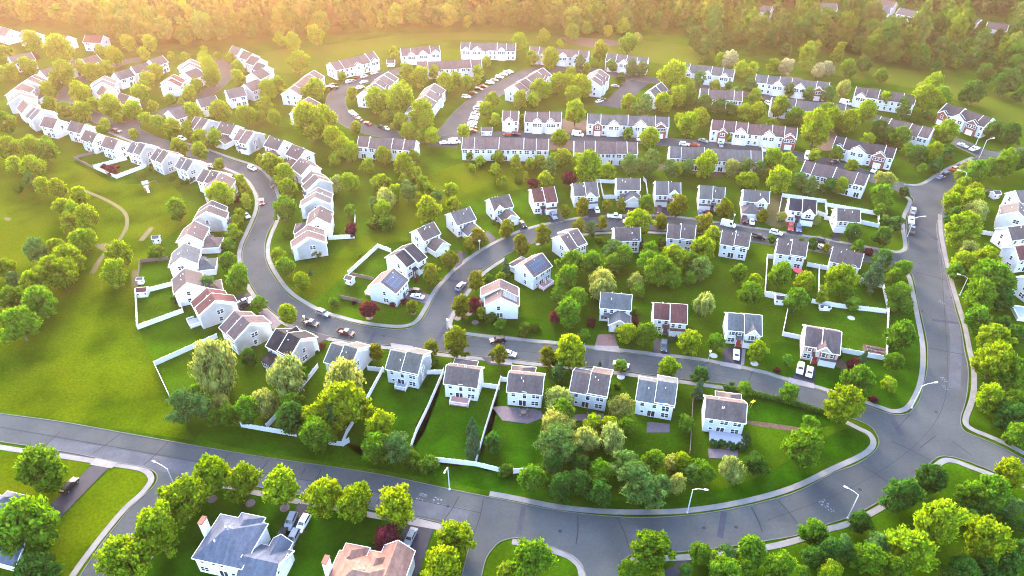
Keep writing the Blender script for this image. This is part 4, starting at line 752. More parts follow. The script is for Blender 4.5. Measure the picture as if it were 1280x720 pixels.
# big houses across the avenue, cut by the bottom of the picture
def big_house(key, eL, eR, depth, label, roof, wing, chim):
    a = G(eL[0], eL[1], 5.5); b = G(eR[0], eR[1], 5.5); u = (b - a); Ln = u.length; u.normalize(); v = Vector((-u.y, u.x, 0)); rz = math.atan2(u.y, u.x)
    root = empty('house', Vector((a.x, a.y, 0)) + u * (Ln / 2) + v * (depth / 2), rz); tag(root, label, 'house', 'large houses across the avenue')
    B = Bld(); hw = Ln / 2; hd = depth / 2
    B.block('u', -hw, hw, -hd, 0, hd, 5.5, 5.5, 9.2, hip0=True, hip1=True)
    B.block('v', hd - 3.0, hd + 1.4, -2.6 + 1.5, 1.5, 2.6 + 1.5, 5.45, 5.45, 7.6, hip0=False, hip1=True)
    if wing:
        B.block('u', hw - 0.5, hw + 7.6, -hd - 2.5, -hd + 2.0, hd - 3.5, 3.0, 3.0, 6.2)
        B.block('v', hd - 6.5, hd - 1.5, hw + 2.2, hw + 4.2, hw + 6.2, 3.0, 3.0, 4.9)
        add_garage_door(root, 'u+', 0.3 - 2.2, hw + 7.6, 4.9)
        for y in (-3.0, 0.8): add_window(root, 'u+', y - 1.0, hw + 7.6, 4.3, 'small')
    else:
        B.block('v', -hd + 2.0, hd + 3.2, hw - 5.6, hw - 2.5, hw + 0.6, 5.45, 5.45, 8.0, hip0=True)
        B.block('v', hd - 4.0, hd + 2.0, -hw + 0.6, -hw + 3.0, -hw + 5.4, 5.4, 5.4, 7.5, hip0=True, hip1=True)
        B.block('u', hw + 0.2, hw + 3.2, -2.0, 0.6, 3.2, 3.0, 3.0, 5.0)
    if chim:
        ch = B.ex('chimney', 'trim'); ch.box(-hw - 0.95, -hw - 0.05, -0.2, 1.6, 0, 9.6); cp = B.ex('chimney_cap', 'brick'); cp.box(-hw - 1.05, -hw + 0.05, -0.3, 1.7, 9.6, 9.95)
    for x, z, k in ((-0.72, 1.6, 'double'), (-0.7, 4.3, 'small'), (-0.2, 4.3, 'small'), (0.15, 4.3, 'small'), (0.1, 1.3, 'slider'), (0.62, 1.6, 'double')): add_window(root, 'v-', x * hw, hd, z, k)
    for x in (-0.6, 0.0, 0.6): add_window(root, 'v+', x * hw, hd, 4.2, 'double')
    rf = B.finish(root, M['white'], M['roof_' + roof])
    for x, y, z in ((-0.5, 0.6, 9.0), (0.3, 0.9, 8.8), (-1.8, -2.2, 7.6)):
        o = link('vent_pipe', GD['vent'], rf, (x, y, z)); o.scale = (1.6, 1.6, 1.2)
    HOUSES[key] = (root, None)
big_house('N1', (242, 696), (301, 709), 10.5, 'white hip roofed house with slate-blue roof, white chimney and side garage wing', 'slate', True, True)
big_house('N2', (398, 750), (484, 768), 11.0, 'large house with pinkish terracotta hip roof, cut off by the photo edge', 'terracotta', False, True)
big_house('N3', (-66, 662), (-12, 676), 10.0, 'slate-blue roofed house behind a leafy tree, beside the long dark driveway', 'slate', True, False)

# ------------------------------------------------------------------ townhouse terraces
W_, K_ = 'white', 'brick'
TR = [('M1', (500, 61.1), (549.3, 57.2), (499.4, 70.2), 4, 'pinkbrown', 'near', ((.25, 5, W_), (.55, 6, W_), (.87, 5.5, W_)), 'pinkish roofed terrace with three white gables, standing alone by the far field'),
      ('M2', (576, 53.4), (645, 54.8), (574.6, 62.5), 6, 'grey', 'near', ((.1, 5, W_), (.3, 6, W_), (.75, 5, W_)), 'long grey roofed white terrace right at the edge of the far field'),
      ('M3', (520.5, 78), (602, 74.5), (520.5, 86), 6, 'pinkbrown', 'far', (), 'pinkish roofed terrace seen from behind a screen of yellow-green trees'),
      ('M4', (662.2, 58.3), (736.7, 63.9), (665, 66), 6, 'pinkbrown', 'near', ((.12, 4, W_), (.27, 5, W_), (.58, 6, W_), (.8, 4.5, W_)), 'brown roofed terrace with white gables beside a tall bush, next to the far field'),
      ('M5', (758.5, 67.4), (811, 72.7), (755, 76.6), 4, 'grey', 'near', ((.12, 4.5, K_), (.45, 6, W_), (.8, 5, W_)), 'grey roofed terrace with one tall white gable at the end of the court'),
      ('M6', (835.6, 77.6), (919.2, 87.4), (832.7, 86), 6, 'grey', 'near', ((.1, 4, W_), (.3, 6, W_), (.62, 6, W_), (.87, 5, W_)), 'long grey-mauve roofed terrace below the olive field'),
      ('M7', (875, 111.3), (929, 114.9), (872, 122.6), 5, 'pinkbrown', 'far', (), 'brown roofed terrace seen from behind, between dark round trees'),
      ('M8', (945, 93.4), (1037.7, 103.9), (942.8, 101.5), 6, 'grey', 'near', ((.32, 6, W_), (.62, 6, W_), (.87, 5, K_)), 'grey roofed terrace with two white gables and a brick gable below pale blossoming trees'),
      ('M9', (964.6, 122.2), (1058, 132), (962.5, 132), 6, 'grey', 'far', (), 'grey roofed terrace nearly hidden behind big lime-green trees'),
      ('M10', (1070, 108.8), (1146.4, 120.2), (1063.8, 119), 5, 'purple', 'near', ((.12, 5, W_),), 'purple-brown roofed terrace with its row of trees, below the mown field'),
      ('M11', (1183, 129.4), (1242, 148.4), (1168.2, 139.2), 5, 'dark', 'near', ((.12, 4.5, K_), (.45, 6.5, W_), (.76, 5, K_)), 'dark roofed terrace with two orange brick gables by the mown field'),
      ('M12', (1101, 146), (1167.5, 161.7), (1093, 159), 5, 'purple', 'far', (), 'purple-brown roofed terrace by the junction, its back to the dark green trees'),
      ('M13a', (628.2, 138.3), (649, 139), (627.2, 151), 2, 'pinkbrown', 'near', ((.45, 4.5, W_),), 'short pair of brown roofed townhouses beside the parking row'),
      ('M13', (656, 139.7), (702.8, 141.1), (655, 152.4), 3, 'pinkbrown', 'near', ((.35, 5, W_), (.72, 5, W_)), 'brown roofed terrace of three with two small gables, next to the short pair'),
      ('M14', (577.6, 172), (686.6, 174.1), (576.2, 186.1), 7, 'pinkbrown', 'far', (), 'longest terrace, white back wall and pinkish grey roof above the open green'),
      ('M15', (734, 142.9), (836.7, 146.6), (733.4, 155.3), 6, 'grey', 'near', ((.13, 4, K_), (.33, 6, W_), (.66, 7, W_), (.9, 5.5, K_)), 'grey roofed terrace with brick gables at both ends, facing the lane'),
      ('M16', (717, 176.9), (797.4, 178.5), (717, 191.2), 6, 'pinkbrown', 'far', (), 'pinkish roofed terrace behind the dark conifers, its back to the gardens'),
      ('M17', (836.7, 183.4), (953.8, 189.2), (836.7, 197.5), 8, 'grey', 'far', (), 'long grey roofed terrace seen from behind, with one tall round tree before it'),
      ('M18', (889.8, 150.5), (997.4, 160.4), (887.7, 163.2), 7, 'maroon', 'near', ((.14, 4, K_), (.35, 6.3, W_), (.68, 6.3, W_), (.92, 5.5, K_)), 'maroon roofed terrace with two white gables between brick gables'),
      ('M19', (1044.7, 171), (1121.3, 186), (1039.8, 181), 6, 'dark', 'near', ((.1, 4.5, K_), (.42, 7, W_), (.78, 5.5, K_)), 'slate-grey roofed terrace with two brick gables beside the junction lawn'),
      ('M20', (1006, 200.8), (1086.9, 219.8), (998.3, 214), 6, 'purple', 'far', (), 'purple-brown roofed terrace nearest the white fenced plots')]
TR += [('T1', (361.9, 111.9), (392.8, 88), (377, 121), 5, 'pinkbrown', 'near', ((.3, 4.5, W_), (.7, 4.5, W_)), 'pinkish roofed terrace set slantwise inside the big bend of the looping lane'),
       ('T2', (374, 136), (386, 121.5), (391, 143), 2, 'purple', 'near', (), 'short terrace with two raised white roof edges, below the slantwise one'),
       ('T3', (412, 78.6), (467.4, 65.3), (419, 90), 5, 'pinkbrown', 'near', ((.5, 4.5, W_), (.88, 5, W_)), 'terrace with a white gabled end above the top of the looping lane'),
       ('T4', (457, 115), (485.5, 90), (474, 125), 5, 'grey', 'near', ((.5, 4.5, W_),), 'grey roofed slantwise terrace on the island of the looping lane'),
       ('T5', (519, 137), (543.5, 104.5), (536, 146), 4, 'grey', 'near', ((.75, 4, W_),), 'grey roofed slantwise terrace beside the parking lane'),
       ('T6', (642, 108), (679, 85), (655, 118), 5, 'pinkbrown', 'near', ((.8, 4.5, W_),), 'slantwise terrace with a white lower end wall, past the parking lane'),
       ('T7', (739.5, 101), (750, 86.4), (752, 110), 3, 'pinkbrown', 'near', ((.3, 4.5, W_), (.7, 4.5, W_)), 'short pinkish terrace beside the walled court'),
       ('T8', (812, 115), (827, 103), (823, 121), 2, 'grey', 'near', (), 'short grey roofed terrace at the edge of the walled court'),
       ('T9', (448, 171), (521, 176), (517, 188), 5, 'pinkbrown', 'far', (), 'pinkish roofed terrace half sunk in trees above the grove')]
for k, a, b, e, n, rf, fr, gb, lab in TR: town_row(k, a, b, e, lab.replace('nearest', 'just behind'), n, rf, 'white', fr, gb)
# ------------------------------------------------------------------ fences
def fence(pts, label, mat='vinyl', h=1.75, group='garden fences', name='fence', open_=False):
    W = [G(*p) for p in pts]; root = empty(name, W[0]); tag(root, label, 'fence', group); o = W[0]
    pan = MB(); rail = MB()
    if (mat, h) not in GD:
        pm_ = MB(); pm_.box(-.075, .075, -.075, .075, 0, h + .12); pm_.box(-.1, .1, -.1, .1, h + .12, h + .18); GD[mat, h] = pm_.mesh('post', M[mat])
    done = set()
    for a, b in zip(W[:-1], W[1:]):
        a = a - o; b = b - o; L = (b - a).length; n = max(1, round(L / 2.4)); d = (b - a) / n
        for i in range(n + 1):
            p = a + d * i
            k_ = (round(p.x, 2), round(p.y, 2))
            if k_ not in done: done.add(k_); link('post', GD[mat, h], root, (p.x, p.y, 0))
        u = d.normalized()
        if open_:
            m = max(2, int(L / 0.22))
            for i in range(m): 
                p = a + (b - a) * (i + .5) / m; pan.box(p.x - .02, p.x + .02, p.y - .02, p.y + .02, 0.1, h - .1)
        else:
            pan.beam(a + Vector((0, 0, h / 2)), b + Vector((0, 0, h / 2)), 0.045, h - 0.12)
        rail.beam(a + Vector((0, 0, h - .02)), b + Vector((0, 0, h - .02)), 0.09, 0.13); rail.beam(a + Vector((0, 0, .14)), b + Vector((0, 0, .14)), 0.088, 0.13)
    pan.build('panel', M[mat], root); rail.build('rail', M[mat], root)
    return root
for pts, lab, mt in (
    ([(170.5, 366.5), (172.7, 412), (229.6, 391), (226, 380)], 'white vinyl fence round the lawn with the brown roofed shed', 'vinyl'), ([(187, 365), (216, 357.5)], 'short white fence between the shed and the pale grey house', 'vinyl'),
    ([(272, 422.5), (194, 457.5), (212, 496)], 'white vinyl fence with one sharp corner out in the meadow', 'vinyl'), ([(398, 460), (369, 497), (345, 524), (334, 536)], 'white fence running down past the pale drooping tree', 'vinyl'),
    ([(460, 463), (480, 465.5)], 'short white fence between the two grey-green roofed houses', 'vinyl'), ([(479, 464), (456, 507), (434, 543), (429, 556)], 'white fence on the meadow side of the lawn with the small white deck', 'vinyl'),
    ([(534, 468), (554, 468)], 'short white fence between the grey-green roof and the red deck house', 'vinyl'), ([(555, 466), (536, 510), (521, 541), (513, 564)], 'long white fence dividing the lawns of the red deck house and its neighbour', 'vinyl'),
    ([(603, 484), (624, 487)], 'short white fence beside the red deck house, patio side', 'vinyl'), ([(626, 476), (606, 541), (595, 580)], 'long white fence running down to a small spruce by the back fence', 'vinyl'), ([(627, 477), (636, 477.5)], 'very short white fence at the corner of the patio house', 'vinyl'),
    ([(542, 577), (595, 583), (627, 591)], 'tall white back fence above the avenue verge', 'vinyl'), ([(642, 592), (673, 589.5)], 'short white back fence between shrubs above the avenue', 'vinyl'), ([(302, 534), (330, 539), (371, 546)], 'white back fence glimpsed under the trees at the meadow end', 'vinyl'), ([(405, 555), (429, 558), (437, 553)], 'white back fence corner between two leafy trees', 'vinyl'),
    ([(971.5, 276), (977, 246.5), (1031, 254), (1033, 272), (1021, 268.5)], 'white fence wrapping the navy roofed house', 'vinyl'), ([(1031, 258), (1097, 269.5), (1098, 285), (1075, 280)], 'white fence round the lawn nearest the avenue', 'vinyl'), ([(1030, 274.5), (1041, 277)], 'short white fence joining the last two plots of the inner street', 'vinyl'),
    ([(1008, 333), (1037, 338.5)], 'white fence linking the two last houses of the inner street', 'vinyl'), ([(967, 324), (958.4, 323), (955.6, 369), (990, 375)], 'white fence along the bright lawn strip', 'vinyl'), ([(1023, 338), (1022.5, 372)], 'white dividing fence behind the red parasol patio', 'vinyl'), ([(1075, 352), (1101, 360)], 'white fence running from the last house towards the avenue trees', 'vinyl'),
    ([(984, 388), (977.5, 420), (1001, 425)], 'white fence left of the tan house lawn', 'vinyl'), ([(1048, 440), (1107, 451), (1109.5, 390), (1103, 360)], 'white fence round the garden with the raised beds', 'vinyl'), ([(956, 371), (984, 377)], 'white back fence beside the small grey shed', 'vinyl'), ([(1014, 379), (1048, 385), (1083, 389), (1107, 392)], 'white back fence broken up by columnar trees', 'vinyl'),
    ([(742, 228.5), (770, 229.5)], 'white fence behind the square lawn', 'vinyl'), ([(750, 230), (754, 248.5), (770, 248.5)], 'white fence in front of the square lawn', 'vinyl'), ([(804, 226), (807, 229), (809.5, 248)], 'white fence beside the wide gabled garage', 'vinyl'),
    ([(435.5, 344), (472.7, 310), (489, 316)], 'tall white fence round the triangular lawn', 'vinyl'), ([(440, 345), (468, 351)], 'brown wooden fence behind the solar roofed corner house', 'wood'), ([(426, 373), (452, 379)], 'brown wooden fence beside the red-leaved tree on the corner', 'wood'),
    ([(411, 300), (443, 298), (444.5, 273)], 'white fence round the terrace with the small red tree', 'vinyl'), ([(159, 200), (118, 211), (146, 223.5), (184, 209)], 'white fence round a spreading purple bush on the meadow edge', 'vinyl'), ([(126, 190), (93, 199.5), (117, 211)], 'dark wooden fence on the meadow edge', 'wood'), ([(211, 325), (176, 328.5), (172, 358)], 'dark wooden fence beside a deep green lawn on the meadow', 'wood'),
    ([(1221, 292), (1256, 298)], 'white fence above the lawn east of the avenue', 'vinyl'), ([(1220, 313), (1267, 321)], 'dark fence with a pale top rail east of the avenue', 'wood'), ([(866, 497), (864, 530), (862, 567)], 'thin dark fence between the purple patio and the grey terrace', 'wood'), ([(866, 497), (880, 500)], 'short dark fence by the brown roofed house near the hedge', 'wood'), ([(1226, 247), (1232, 240), (1250, 243)], 'dark fence behind the small white shed east of the avenue', 'wood')):
    fence(pts, lab.replace(' nearest ', ' beside ').replace('left of', 'beside'), mt, open_=False, h=1.75 if mt == 'vinyl' else 1.4)

# ------------------------------------------------------------------ sheds and garden things
def shed(px, py, w, d, rz, label, roof='redbrown', wall='white', h=2.2):
    root = empty('garden_shed', G(px, py), rz); tag(root, label, 'shed', 'garden sheds')
    B = Bld(); B.block('u', -w / 2, w / 2, -d / 2, 0, d / 2, h, h, h + d * 0.3, oe=0.15, rake=0.12); B.finish(root, M[wall], M['roof_' + roof])
    m = MB(); m.box(-0.65, -0.02, -d / 2 - 0.05, -d / 2 + .02, 0.1, 1.95); m.box(0.02, 0.65, -d / 2 - 0.05, -d / 2 + .02, 0.1, 1.95); m.build('shed_door', M['trim'], root)
    for x in (-w * .36, w * .36):
        m = MB(); m.box(x - .25, x + .25, -d / 2 - .05, -d / 2 + .02, 1.1, 1.7); m.build('window', M['pane'], root)
shed(180, 369, 3.2, 2.6, 0.15, 'white shed with red-brown roof in the corner of a fenced lawn'); shed(197, 303, 2.4, 2.2, 0.2, 'plain white shed alone on the meadow', 'grey'); shed(438, 354, 2.6, 2.2, -0.4, 'small white shed with brown roof by the triangular lawn', 'pinkbrown'); shed(489, 82, 4.5, 4, 0, 'white garage-like shed beside the townhouse lane', 'pinkbrown')
shed(608.5, 167.5, 5, 4, 0, 'white bin store with pinkish roof beside the parking row', 'pinkbrown'); shed(1242, 247, 2.8, 2.6, 0.2, 'small white shed in a shaded garden east of the avenue', 'grey'); shed(973, 379, 2.6, 2.2, -0.15, 'small grey shed under a tree by the white back fence', 'dark', 'grey'); shed(177, 354, 1.8, 1.6, 0.1, 'tiny grey shed against the back of the red-brown roofed shed', 'grey', 'grey', 1.8)
shed(1030, 387, 3.2, 1.4, -0.1, 'long low white locker against the back fence', 'grey', 'white', 1.1)
def playset(px, py):
    root = empty('play_set', G(px, py), 0.6); tag(root, 'wooden play tower with a pale slide on the meadow', 'play set')
    m = MB()
    for x in (-1, 1):
        for y in (-1, 1): m.box(x - .07, x + .07, y - .07, y + .07, 0, 3.0)
    m.box(-1.06, 1.06, -1.06, 1.06, 1.4, 1.5); m.beam((1, 0, 2.9), (4.2, 0, 2.9), .14, .14); m.beam((4.2, 0, 2.9), (4.6, -1.1, 0), .12, .12); m.beam((4.2, 0, 2.9), (4.6, 1.1, 0), .12, .12); m.build('tower_frame', M['wood'], root)
    r = MB(); r.extr([(-1.3, -1.3, 3.0), (1.3, -1.3, 3.0), (1.3, 0, 4.0), (-1.3, 0, 4.0)], (0, 0, .07)); r.extr([(1.3, 1.3, 3.0), (-1.3, 1.3, 3.0), (-1.3, 0, 4.0), (1.3, 0, 4.0)], (0, 0, .07)); r.build('canopy', M['deck_grey'], root)
    s = MB(); s.extr([(-.45, -1.1, 1.5), (.45, -1.1, 1.5), (.45, -3.8, .25), (-.45, -3.8, .25)], (0, 0, .06)); s.beam((-.45, -1.1, 1.65), (-.45, -3.8, .4), .06, .25); s.beam((.45, -1.1, 1.65), (.45, -3.8, .4), .06, .25); s.build('slide', M['vinyl'], root)
playset(184, 237)
def parasol(px, py, col, label, closed=False):
    root = empty('parasol', G(px, py)); tag(root, label, 'parasol')
    m = MB(); m.tube([(0, 0, 0), (0, 0, 2.6)], .04); m.disc((0, 0), .3, 0, 12, .12); m.build('pole', M['pole'], root)
    c = MB(); n = 8; R = 0.22 if closed else 1.6; zb = 1.1 if closed else 2.1
    ring = [(R * math.cos(2 * PI * i / n), R * math.sin(2 * PI * i / n), zb) for i in range(n)]
    for i in range(n): c.poly([ring[i], ring[(i + 1) % n], (0, 0, 2.65)]); c.poly([ring[(i + 1) % n], ring[i], (0, 0, 2.55)])
    c.build('shade', plain('parasol_cloth_' + label.split()[0], col, .8), root)
parasol(995.5, 344, (0.55, 0.02, 0.04), 'red open parasol on the patio of a brown roofed house'); parasol(682, 357, (0.75, 0.72, 0.7), 'white closed parasol on the red deck', True)
def table_set(px, py, label, mat='wood'):
    root = empty('patio_table', G(px, py, .06)); tag(root, label, 'patio table')
    m = MB(); m.disc((0, 0), .8, .68, 16, .05); m.build('table_top', M[mat], root); l = MB(); l.tube([(0, 0, 0), (0, 0, .68)], .07); l.disc((0, 0), .35, 0, 10, .04); l.build('pedestal', M[mat], root)
    for i in range(4):
        a = PI / 4 + i * PI / 2; o = empty('patio_chair', G(px, py, .06) + Vector((1.35 * math.cos(a), 1.35 * math.sin(a), 0)), a - PI / 2); tag(o, 'dark garden chair round the ' + label.split(' ', 1)[1], 'chair', 'chairs round the ' + label.split(' ', 1)[1])
        s = MB(); s.box(-.25, .25, -.25, .25, .4, .46); s.build('seat', M['wood'], o); b = MB(); b.box(-.25, .25, .22, .27, .46, .95); b.build('backrest', M['wood'], o)
        for x in (-.2, .2):
            for y in (-.2, .2):
                q = MB(); q.box(x - .025, x + .025, y - .025, y + .025, 0, .4); q.build('leg', M['wood'], o)
table_set(654.5, 517, 'round wooden table on the mauve patio'); table_set(740, 522, 'round wooden table on the shaded brown patio'); table_set(345, 463, 'round table on the terrace of the charcoal roofed house')
for i in range(3):
    for j in range(4):
        c = G(1085 + j * 5.2 + i * 1.0, 433.5 + i * 4.0 + j * 1.1); o = empty('raised_bed', c, -0.2); tag(o, 'pale framed planting bed in the twelve-bed vegetable garden', 'garden bed', 'beds of the vegetable garden')
        m = MB(); m.box(-.5, .5, -.36, .36, 0.02, .32); m.build('bed_frame', M['apron'], o); s = MB(); s.box(-.43, .43, -.29, .29, .3, .36); s.build('soil', M['mulch'], o)
sheet('mulch_bed', [px2w([(1079, 430), (1107, 435), (1107, 449), (1077, 443)])], M['mulch'], 0.016)
def chute(px, py):
    root = empty('garden_slide', G(px, py), -0.7); tag(root, 'small yellow slide beside the brown roofed house near the hedge', 'slide')
    y = plain('yellow_plastic', (0.75, 0.55, 0.02), .4); m = MB(); m.extr([(-.3, 0, 1.4), (.3, 0, 1.4), (.3, 2.6, .2), (-.3, 2.6, .2)], (0, 0, .06)); m.beam((-.3, 0, 1.5), (-.3, 2.6, .3), .06, .2); m.beam((.3, 0, 1.5), (.3, 2.6, .3), .06, .2); m.build('slide_bed', y, root)
    l = MB()
    for x in (-.28, .28): l.beam((x, -.5, 0), (x, 0, 1.4), .06, .06)
    l.build('ladder', y, root)
chute(938, 508)
def pool(px, py):
    root = empty('pool_surround', G(px, py), -0.25); tag(root, 'white walled raised pool deck at the right-hand garden'.replace('right-hand ', 'easternmost '), 'pool')
    m = MB(); m.box(-4, 4, -3.4, -3.1, 0, 1.3); m.box(-4, 4, 3.1, 3.4, 0, 1.3); m.box(-4, -3.7, -3.1, 3.1, 0, 1.3); m.box(3.7, 4, -3.1, 3.1, 0, 1.3); m.build('wall', M['vinyl'], root)
    w = MB(); w.box(-3.69, 3.69, -3.09, 3.09, 0.02, 1.0); w.build('cover', plain('pool_cover', (0.16, 0.2, 0.26), .4), root)
pool(1284, 395)
def terrace(px, py):
    root = empty('grey_terrace', G(px, py), -0.2); tag(root, 'raised pale grey terrace with steps behind the hedged brown roofed house', 'terrace')
    m = MB(); m.box(-4.4, 4.4, -1.6, 2.2, 0, .9); m.build('platform', M['deck_grey'], root); s = MB()
    for i in range(4): s.box(-.9, .9, -2.0 - i * .3, -1.62 - i * .3, 0, .7 - i * .17)
    s.build('steps', M['apron'], root)
terrace(908, 551)
for px, py in ((943, 454.5), (892, 444.5), (1064, 397.5), (776, 471), (572, 398), (586, 392), (462, 397), (516, 391), (265.5, 624), (313, 629), (356, 635), (594, 403)): sheet('mulch_ring', [[(G(px, py).x + 1.15 * math.cos(a * PI / 8), G(px, py).y + 1.15 * math.sin(a * PI / 8)) for a in range(16)]], M['gravel' if px > 700 else 'paver'], 0.03)

# ------------------------------------------------------------------ street lamps
def lamp(base, h, arm, label, cob=True):
    root = empty('street_lamp', G(*base)); tag(root, label, 'street lamp', 'street lamps'); m = MB()
    if cob:
        a = Vector((arm[0], arm[1], 0)); L = a.length; u = a / L
        m.tube([(0, 0, 0), (0, 0, h)], 0.15, 0.10); m.disc((0, 0), .25, 0, 10, .35); m.build('pole', M['pole'], root)
        ar = MB(); ar.tube([(0, 0, h - .1), tuple(u * L * .4 + Vector((0, 0, h + .5))), tuple(u * L + Vector((0, 0, h + .75)))], 0.075, .06); ar.build('arm', M['pole'], root)
        hd = MB(); hd.beam(tuple(u * (L - .15) + Vector((0, 0, h + .74))), tuple(u * (L + .75) + Vector((0, 0, h + .8))), .34, .17); hd.build('lamp_head', M['trim'], root)
    else:
        m.tube([(0, 0, 0), (0, 0, h)], 0.07, 0.06); m.build('pole', M['pole'], root)
        hd = MB(); hd.box(-.2, .2, -.2, .2, h, h + .45); hd.extr([(-.3, -.3, h + .45), (.3, -.3, h + .45), (.3, .3, h + .45), (-.3, .3, h + .45)], (0, 0, .08)); hd.build('lamp_head', M['trim'], root)
for b, h, arm, lab in (((562, 612), 8.2, (-.4, -1.6), 'tall white street lamp on the verge above the white back fence'), ((859, 641), 8.6, (2.4, -.6), 'tall white street lamp in front of the thicket at the avenue bend'), ((1059.5, 648), 8.6, (-2.2, 1.4), 'tall white street lamp on the outer kerb of the avenue bend'), ((1139.5, 510), 8.4, (3.2, .4), 'tall street lamp at the lower street corner, arm out over the avenue'),
                       ((1199.5, 369), 7.0, (-2.4, .8), 'street lamp on the eastern pavement beside the dense trees'), ((1134, 296), 8, (3, 0), 'street lamp on the kerb behind the parked pickup trucks'), ((1224, 197.5), 8.6, (2.6, .4), 'tall street lamp at the top junction beside the triangular lawn'), ((1219.5, 181), 6.5, (.4, .5), 'street lamp on the far kerb of the top junction'),
                       ((1199, 239), 8.4, (-3.0, .6), 'street lamp rising from the trees opposite the row of parked cars'), ((221, 613), 8.0, (-3.2, 1.4), 'street lamp hidden in trees at the side street corner, arm showing')): lamp(b, h, arm, lab)
for b, lab in (((382.4, 407), 'small post lamp by the curved street near the two pickups'.replace('near', 'behind')), ((560, 411.5), 'small post lamp on the corner of the two residential streets'), ((885.3, 451), 'small post lamp between two driveways on the lower street'), ((599.6, 312), 'small post lamp in front of the pinkish sided house'), ((916, 279), 'small post lamp beside the white van')): lamp(b, 3.4, (0, 0), lab, False)

# ------------------------------------------------------------------ cars
CARS = {}
def car_parts(kind):
    if kind in CARS: return CARS[kind]
    L, Wd, bz, tz, cab, hood = {'sedan': (4.7, 1.8, .95, 1.45, (-1.55, -.95, .55, 1.25), .85), 'suv': (4.8, 1.9, 1.1, 1.75, (-2.25, -1.95, .35, 1.05), 1.0), 'van': (5.7, 2.05, 1.25, 2.5, (-2.75, -2.65, 1.5, 2.1), 1.2), 'pickup': (5.7, 2.0, 1.15, 1.9, (-.55, -.35, 1.0, 1.65), 1.1)}[kind]
    hl, hw = L / 2, Wd / 2
    b = MB()
    prof = [(-hl, .35), (hl - .08, .35), (hl, .55), (hl - .06, hood * .86), (cab[3], bz), (cab[0], bz), (-hl + .08, bz - .03), (-hl, .75)]
    if kind == 'pickup': prof = [(-hl, .45), (hl - .08, .45), (hl, .6), (hl - .06, 1.05), (cab[3], bz), (cab[0], bz), (cab[0] - .02, bz), (cab[0] - .1, .72), (-hl + .12, .72), (-hl + .1, 1.1), (-hl, 1.1)]
    b.extr([(x, -hw, z) for x, z in prof], (0, Wd, 0))
    if kind == 'pickup':
        for s in (-1, 1): b.box(-hl + .02, cab[0], s * hw - (.1 if s > 0 else 0.0), s * hw + (0.1 if s < 0 else 0.0), .6, 1.1)
    iw = hw - .22
    top = [(cab[0], -hw + .08, bz - .01), (cab[3], -hw + .08, bz - .01), (cab[3], hw - .08, bz - .01), (cab[0], hw - .08, bz - .01)]; tp = [(cab[1], -iw, tz), (cab[2], -iw, tz), (cab[2], iw, tz), (cab[1], iw, tz)]
    n = len(b.v); b.v += top + tp; b.f += [[n + i for i in q] for q in ((4, 5, 6, 7), (0, 1, 5, 4), (1, 2, 6, 5), (2, 3, 7, 6), (3, 0, 4, 7))]
    me = b.mesh(kind + '_body', M['paint']); bm = bmesh.new(); bm.from_mesh(me); bmesh.ops.recalc_face_normals(bm, faces=bm.faces); bmesh.ops.bevel(bm, geom=[e for e in bm.edges if e.calc_face_angle(0) > .5], offset=.06, segments=2, affect='EDGES', clamp_overlap=True); bm.to_mesh(me); bm.free()
    def lerp(a, c, t): return tuple(a[i] + (c[i] - a[i]) * t for i in range(3))
    def glass(quad, m0=.1, z0=.16, z1=.86):
        A, B_, C_, D_ = [Vector(q) for q in quad]; nrm = (B_ - A).cross(D_ - A).normalized()
        def pt(u, w): return (A.lerp(B_, u)).lerp(D_.lerp(C_, u), w)
        return [tuple(pt(u, w)) for u, w in ((m0, z0), (1 - m0, z0), (1 - m0, z1), (m0, z1))], nrm
    parts = [('body', me)]
    quads = {'windscreen': (top[1], top[2], tp[2], tp[1]), 'rear_window': (top[3], top[0], tp[0], tp[3]), 'side_window': (top[0], top[1], tp[1], tp[0]), 'side_window_': (top[2], top[3], tp[3], tp[2])}
    for nm, q in quads.items():
        if kind == 'van' and nm == 'rear_window': continue
        m = MB(); pts, nrm = glass(q, .06 if 'side' in nm else .1)
        if kind == 'van' and 'side' in nm:
            A = Vector(pts[0]).lerp(Vector(pts[1]), .78 if nm == 'side_window' else 0); Bq = Vector(pts[0]).lerp(Vector(pts[1]), 1 if nm == 'side_window' else .22); Cq = Vector(pts[3]).lerp(Vector(pts[2]), 1 if nm == 'side_window' else .22); Dq = Vector(pts[3]).lerp(Vector(pts[2]), .78 if nm == 'side_window' else 0)
            pts = [A, Bq, Cq, Dq]
        m.extr([tuple(Vector(p) - nrm * .03) for p in pts], nrm * .055); parts.append((nm.rstrip('_'), m.mesh(nm, M['autoglass'])))
    for sx in (-1, 1):
        for sy in (-1, 1):
            w = MB(); x = sx * hl * .62; y0, y1 = sorted((sy * (hw - .24), sy * (hw + .02))); r = .33 if kind in ('sedan',) else .38
            w.extr([(x + r * math.cos(2 * PI * i / 16), y0, r + r * math.sin(2 * PI * i / 16)) for i in range(16)], (0, y1 - y0, 0)); rm = MB(); yy = sy * (hw + .03)
            rm.extr([(x + .2 * math.cos(2 * PI * i / 10), yy, r + .2 * math.sin(2 * PI * i / 10)) for i in range(10)], (0, -sy * .05, 0)); parts.append(('wheel', w.mesh('tyre', M['rubber']), ('rim', rm.mesh('rim', M['rim']))))
    for sy in (-1, 1):
        h = MB(); h.box(hl - .1, hl + .005, sy * hw * .72 - .2, sy * hw * .72 + .2, .62, .8); parts.append(('headlight', h.mesh('headlight', M['lamp_w'])))
        t = MB(); t.box(-hl - .012, -hl + .1, sy * hw * .8 - .15, sy * hw * .8 + .15, .72, .92); parts.append(('tail_light', t.mesh('tail_light', M['lamp_r'])))
    CARS[kind] = parts; return parts
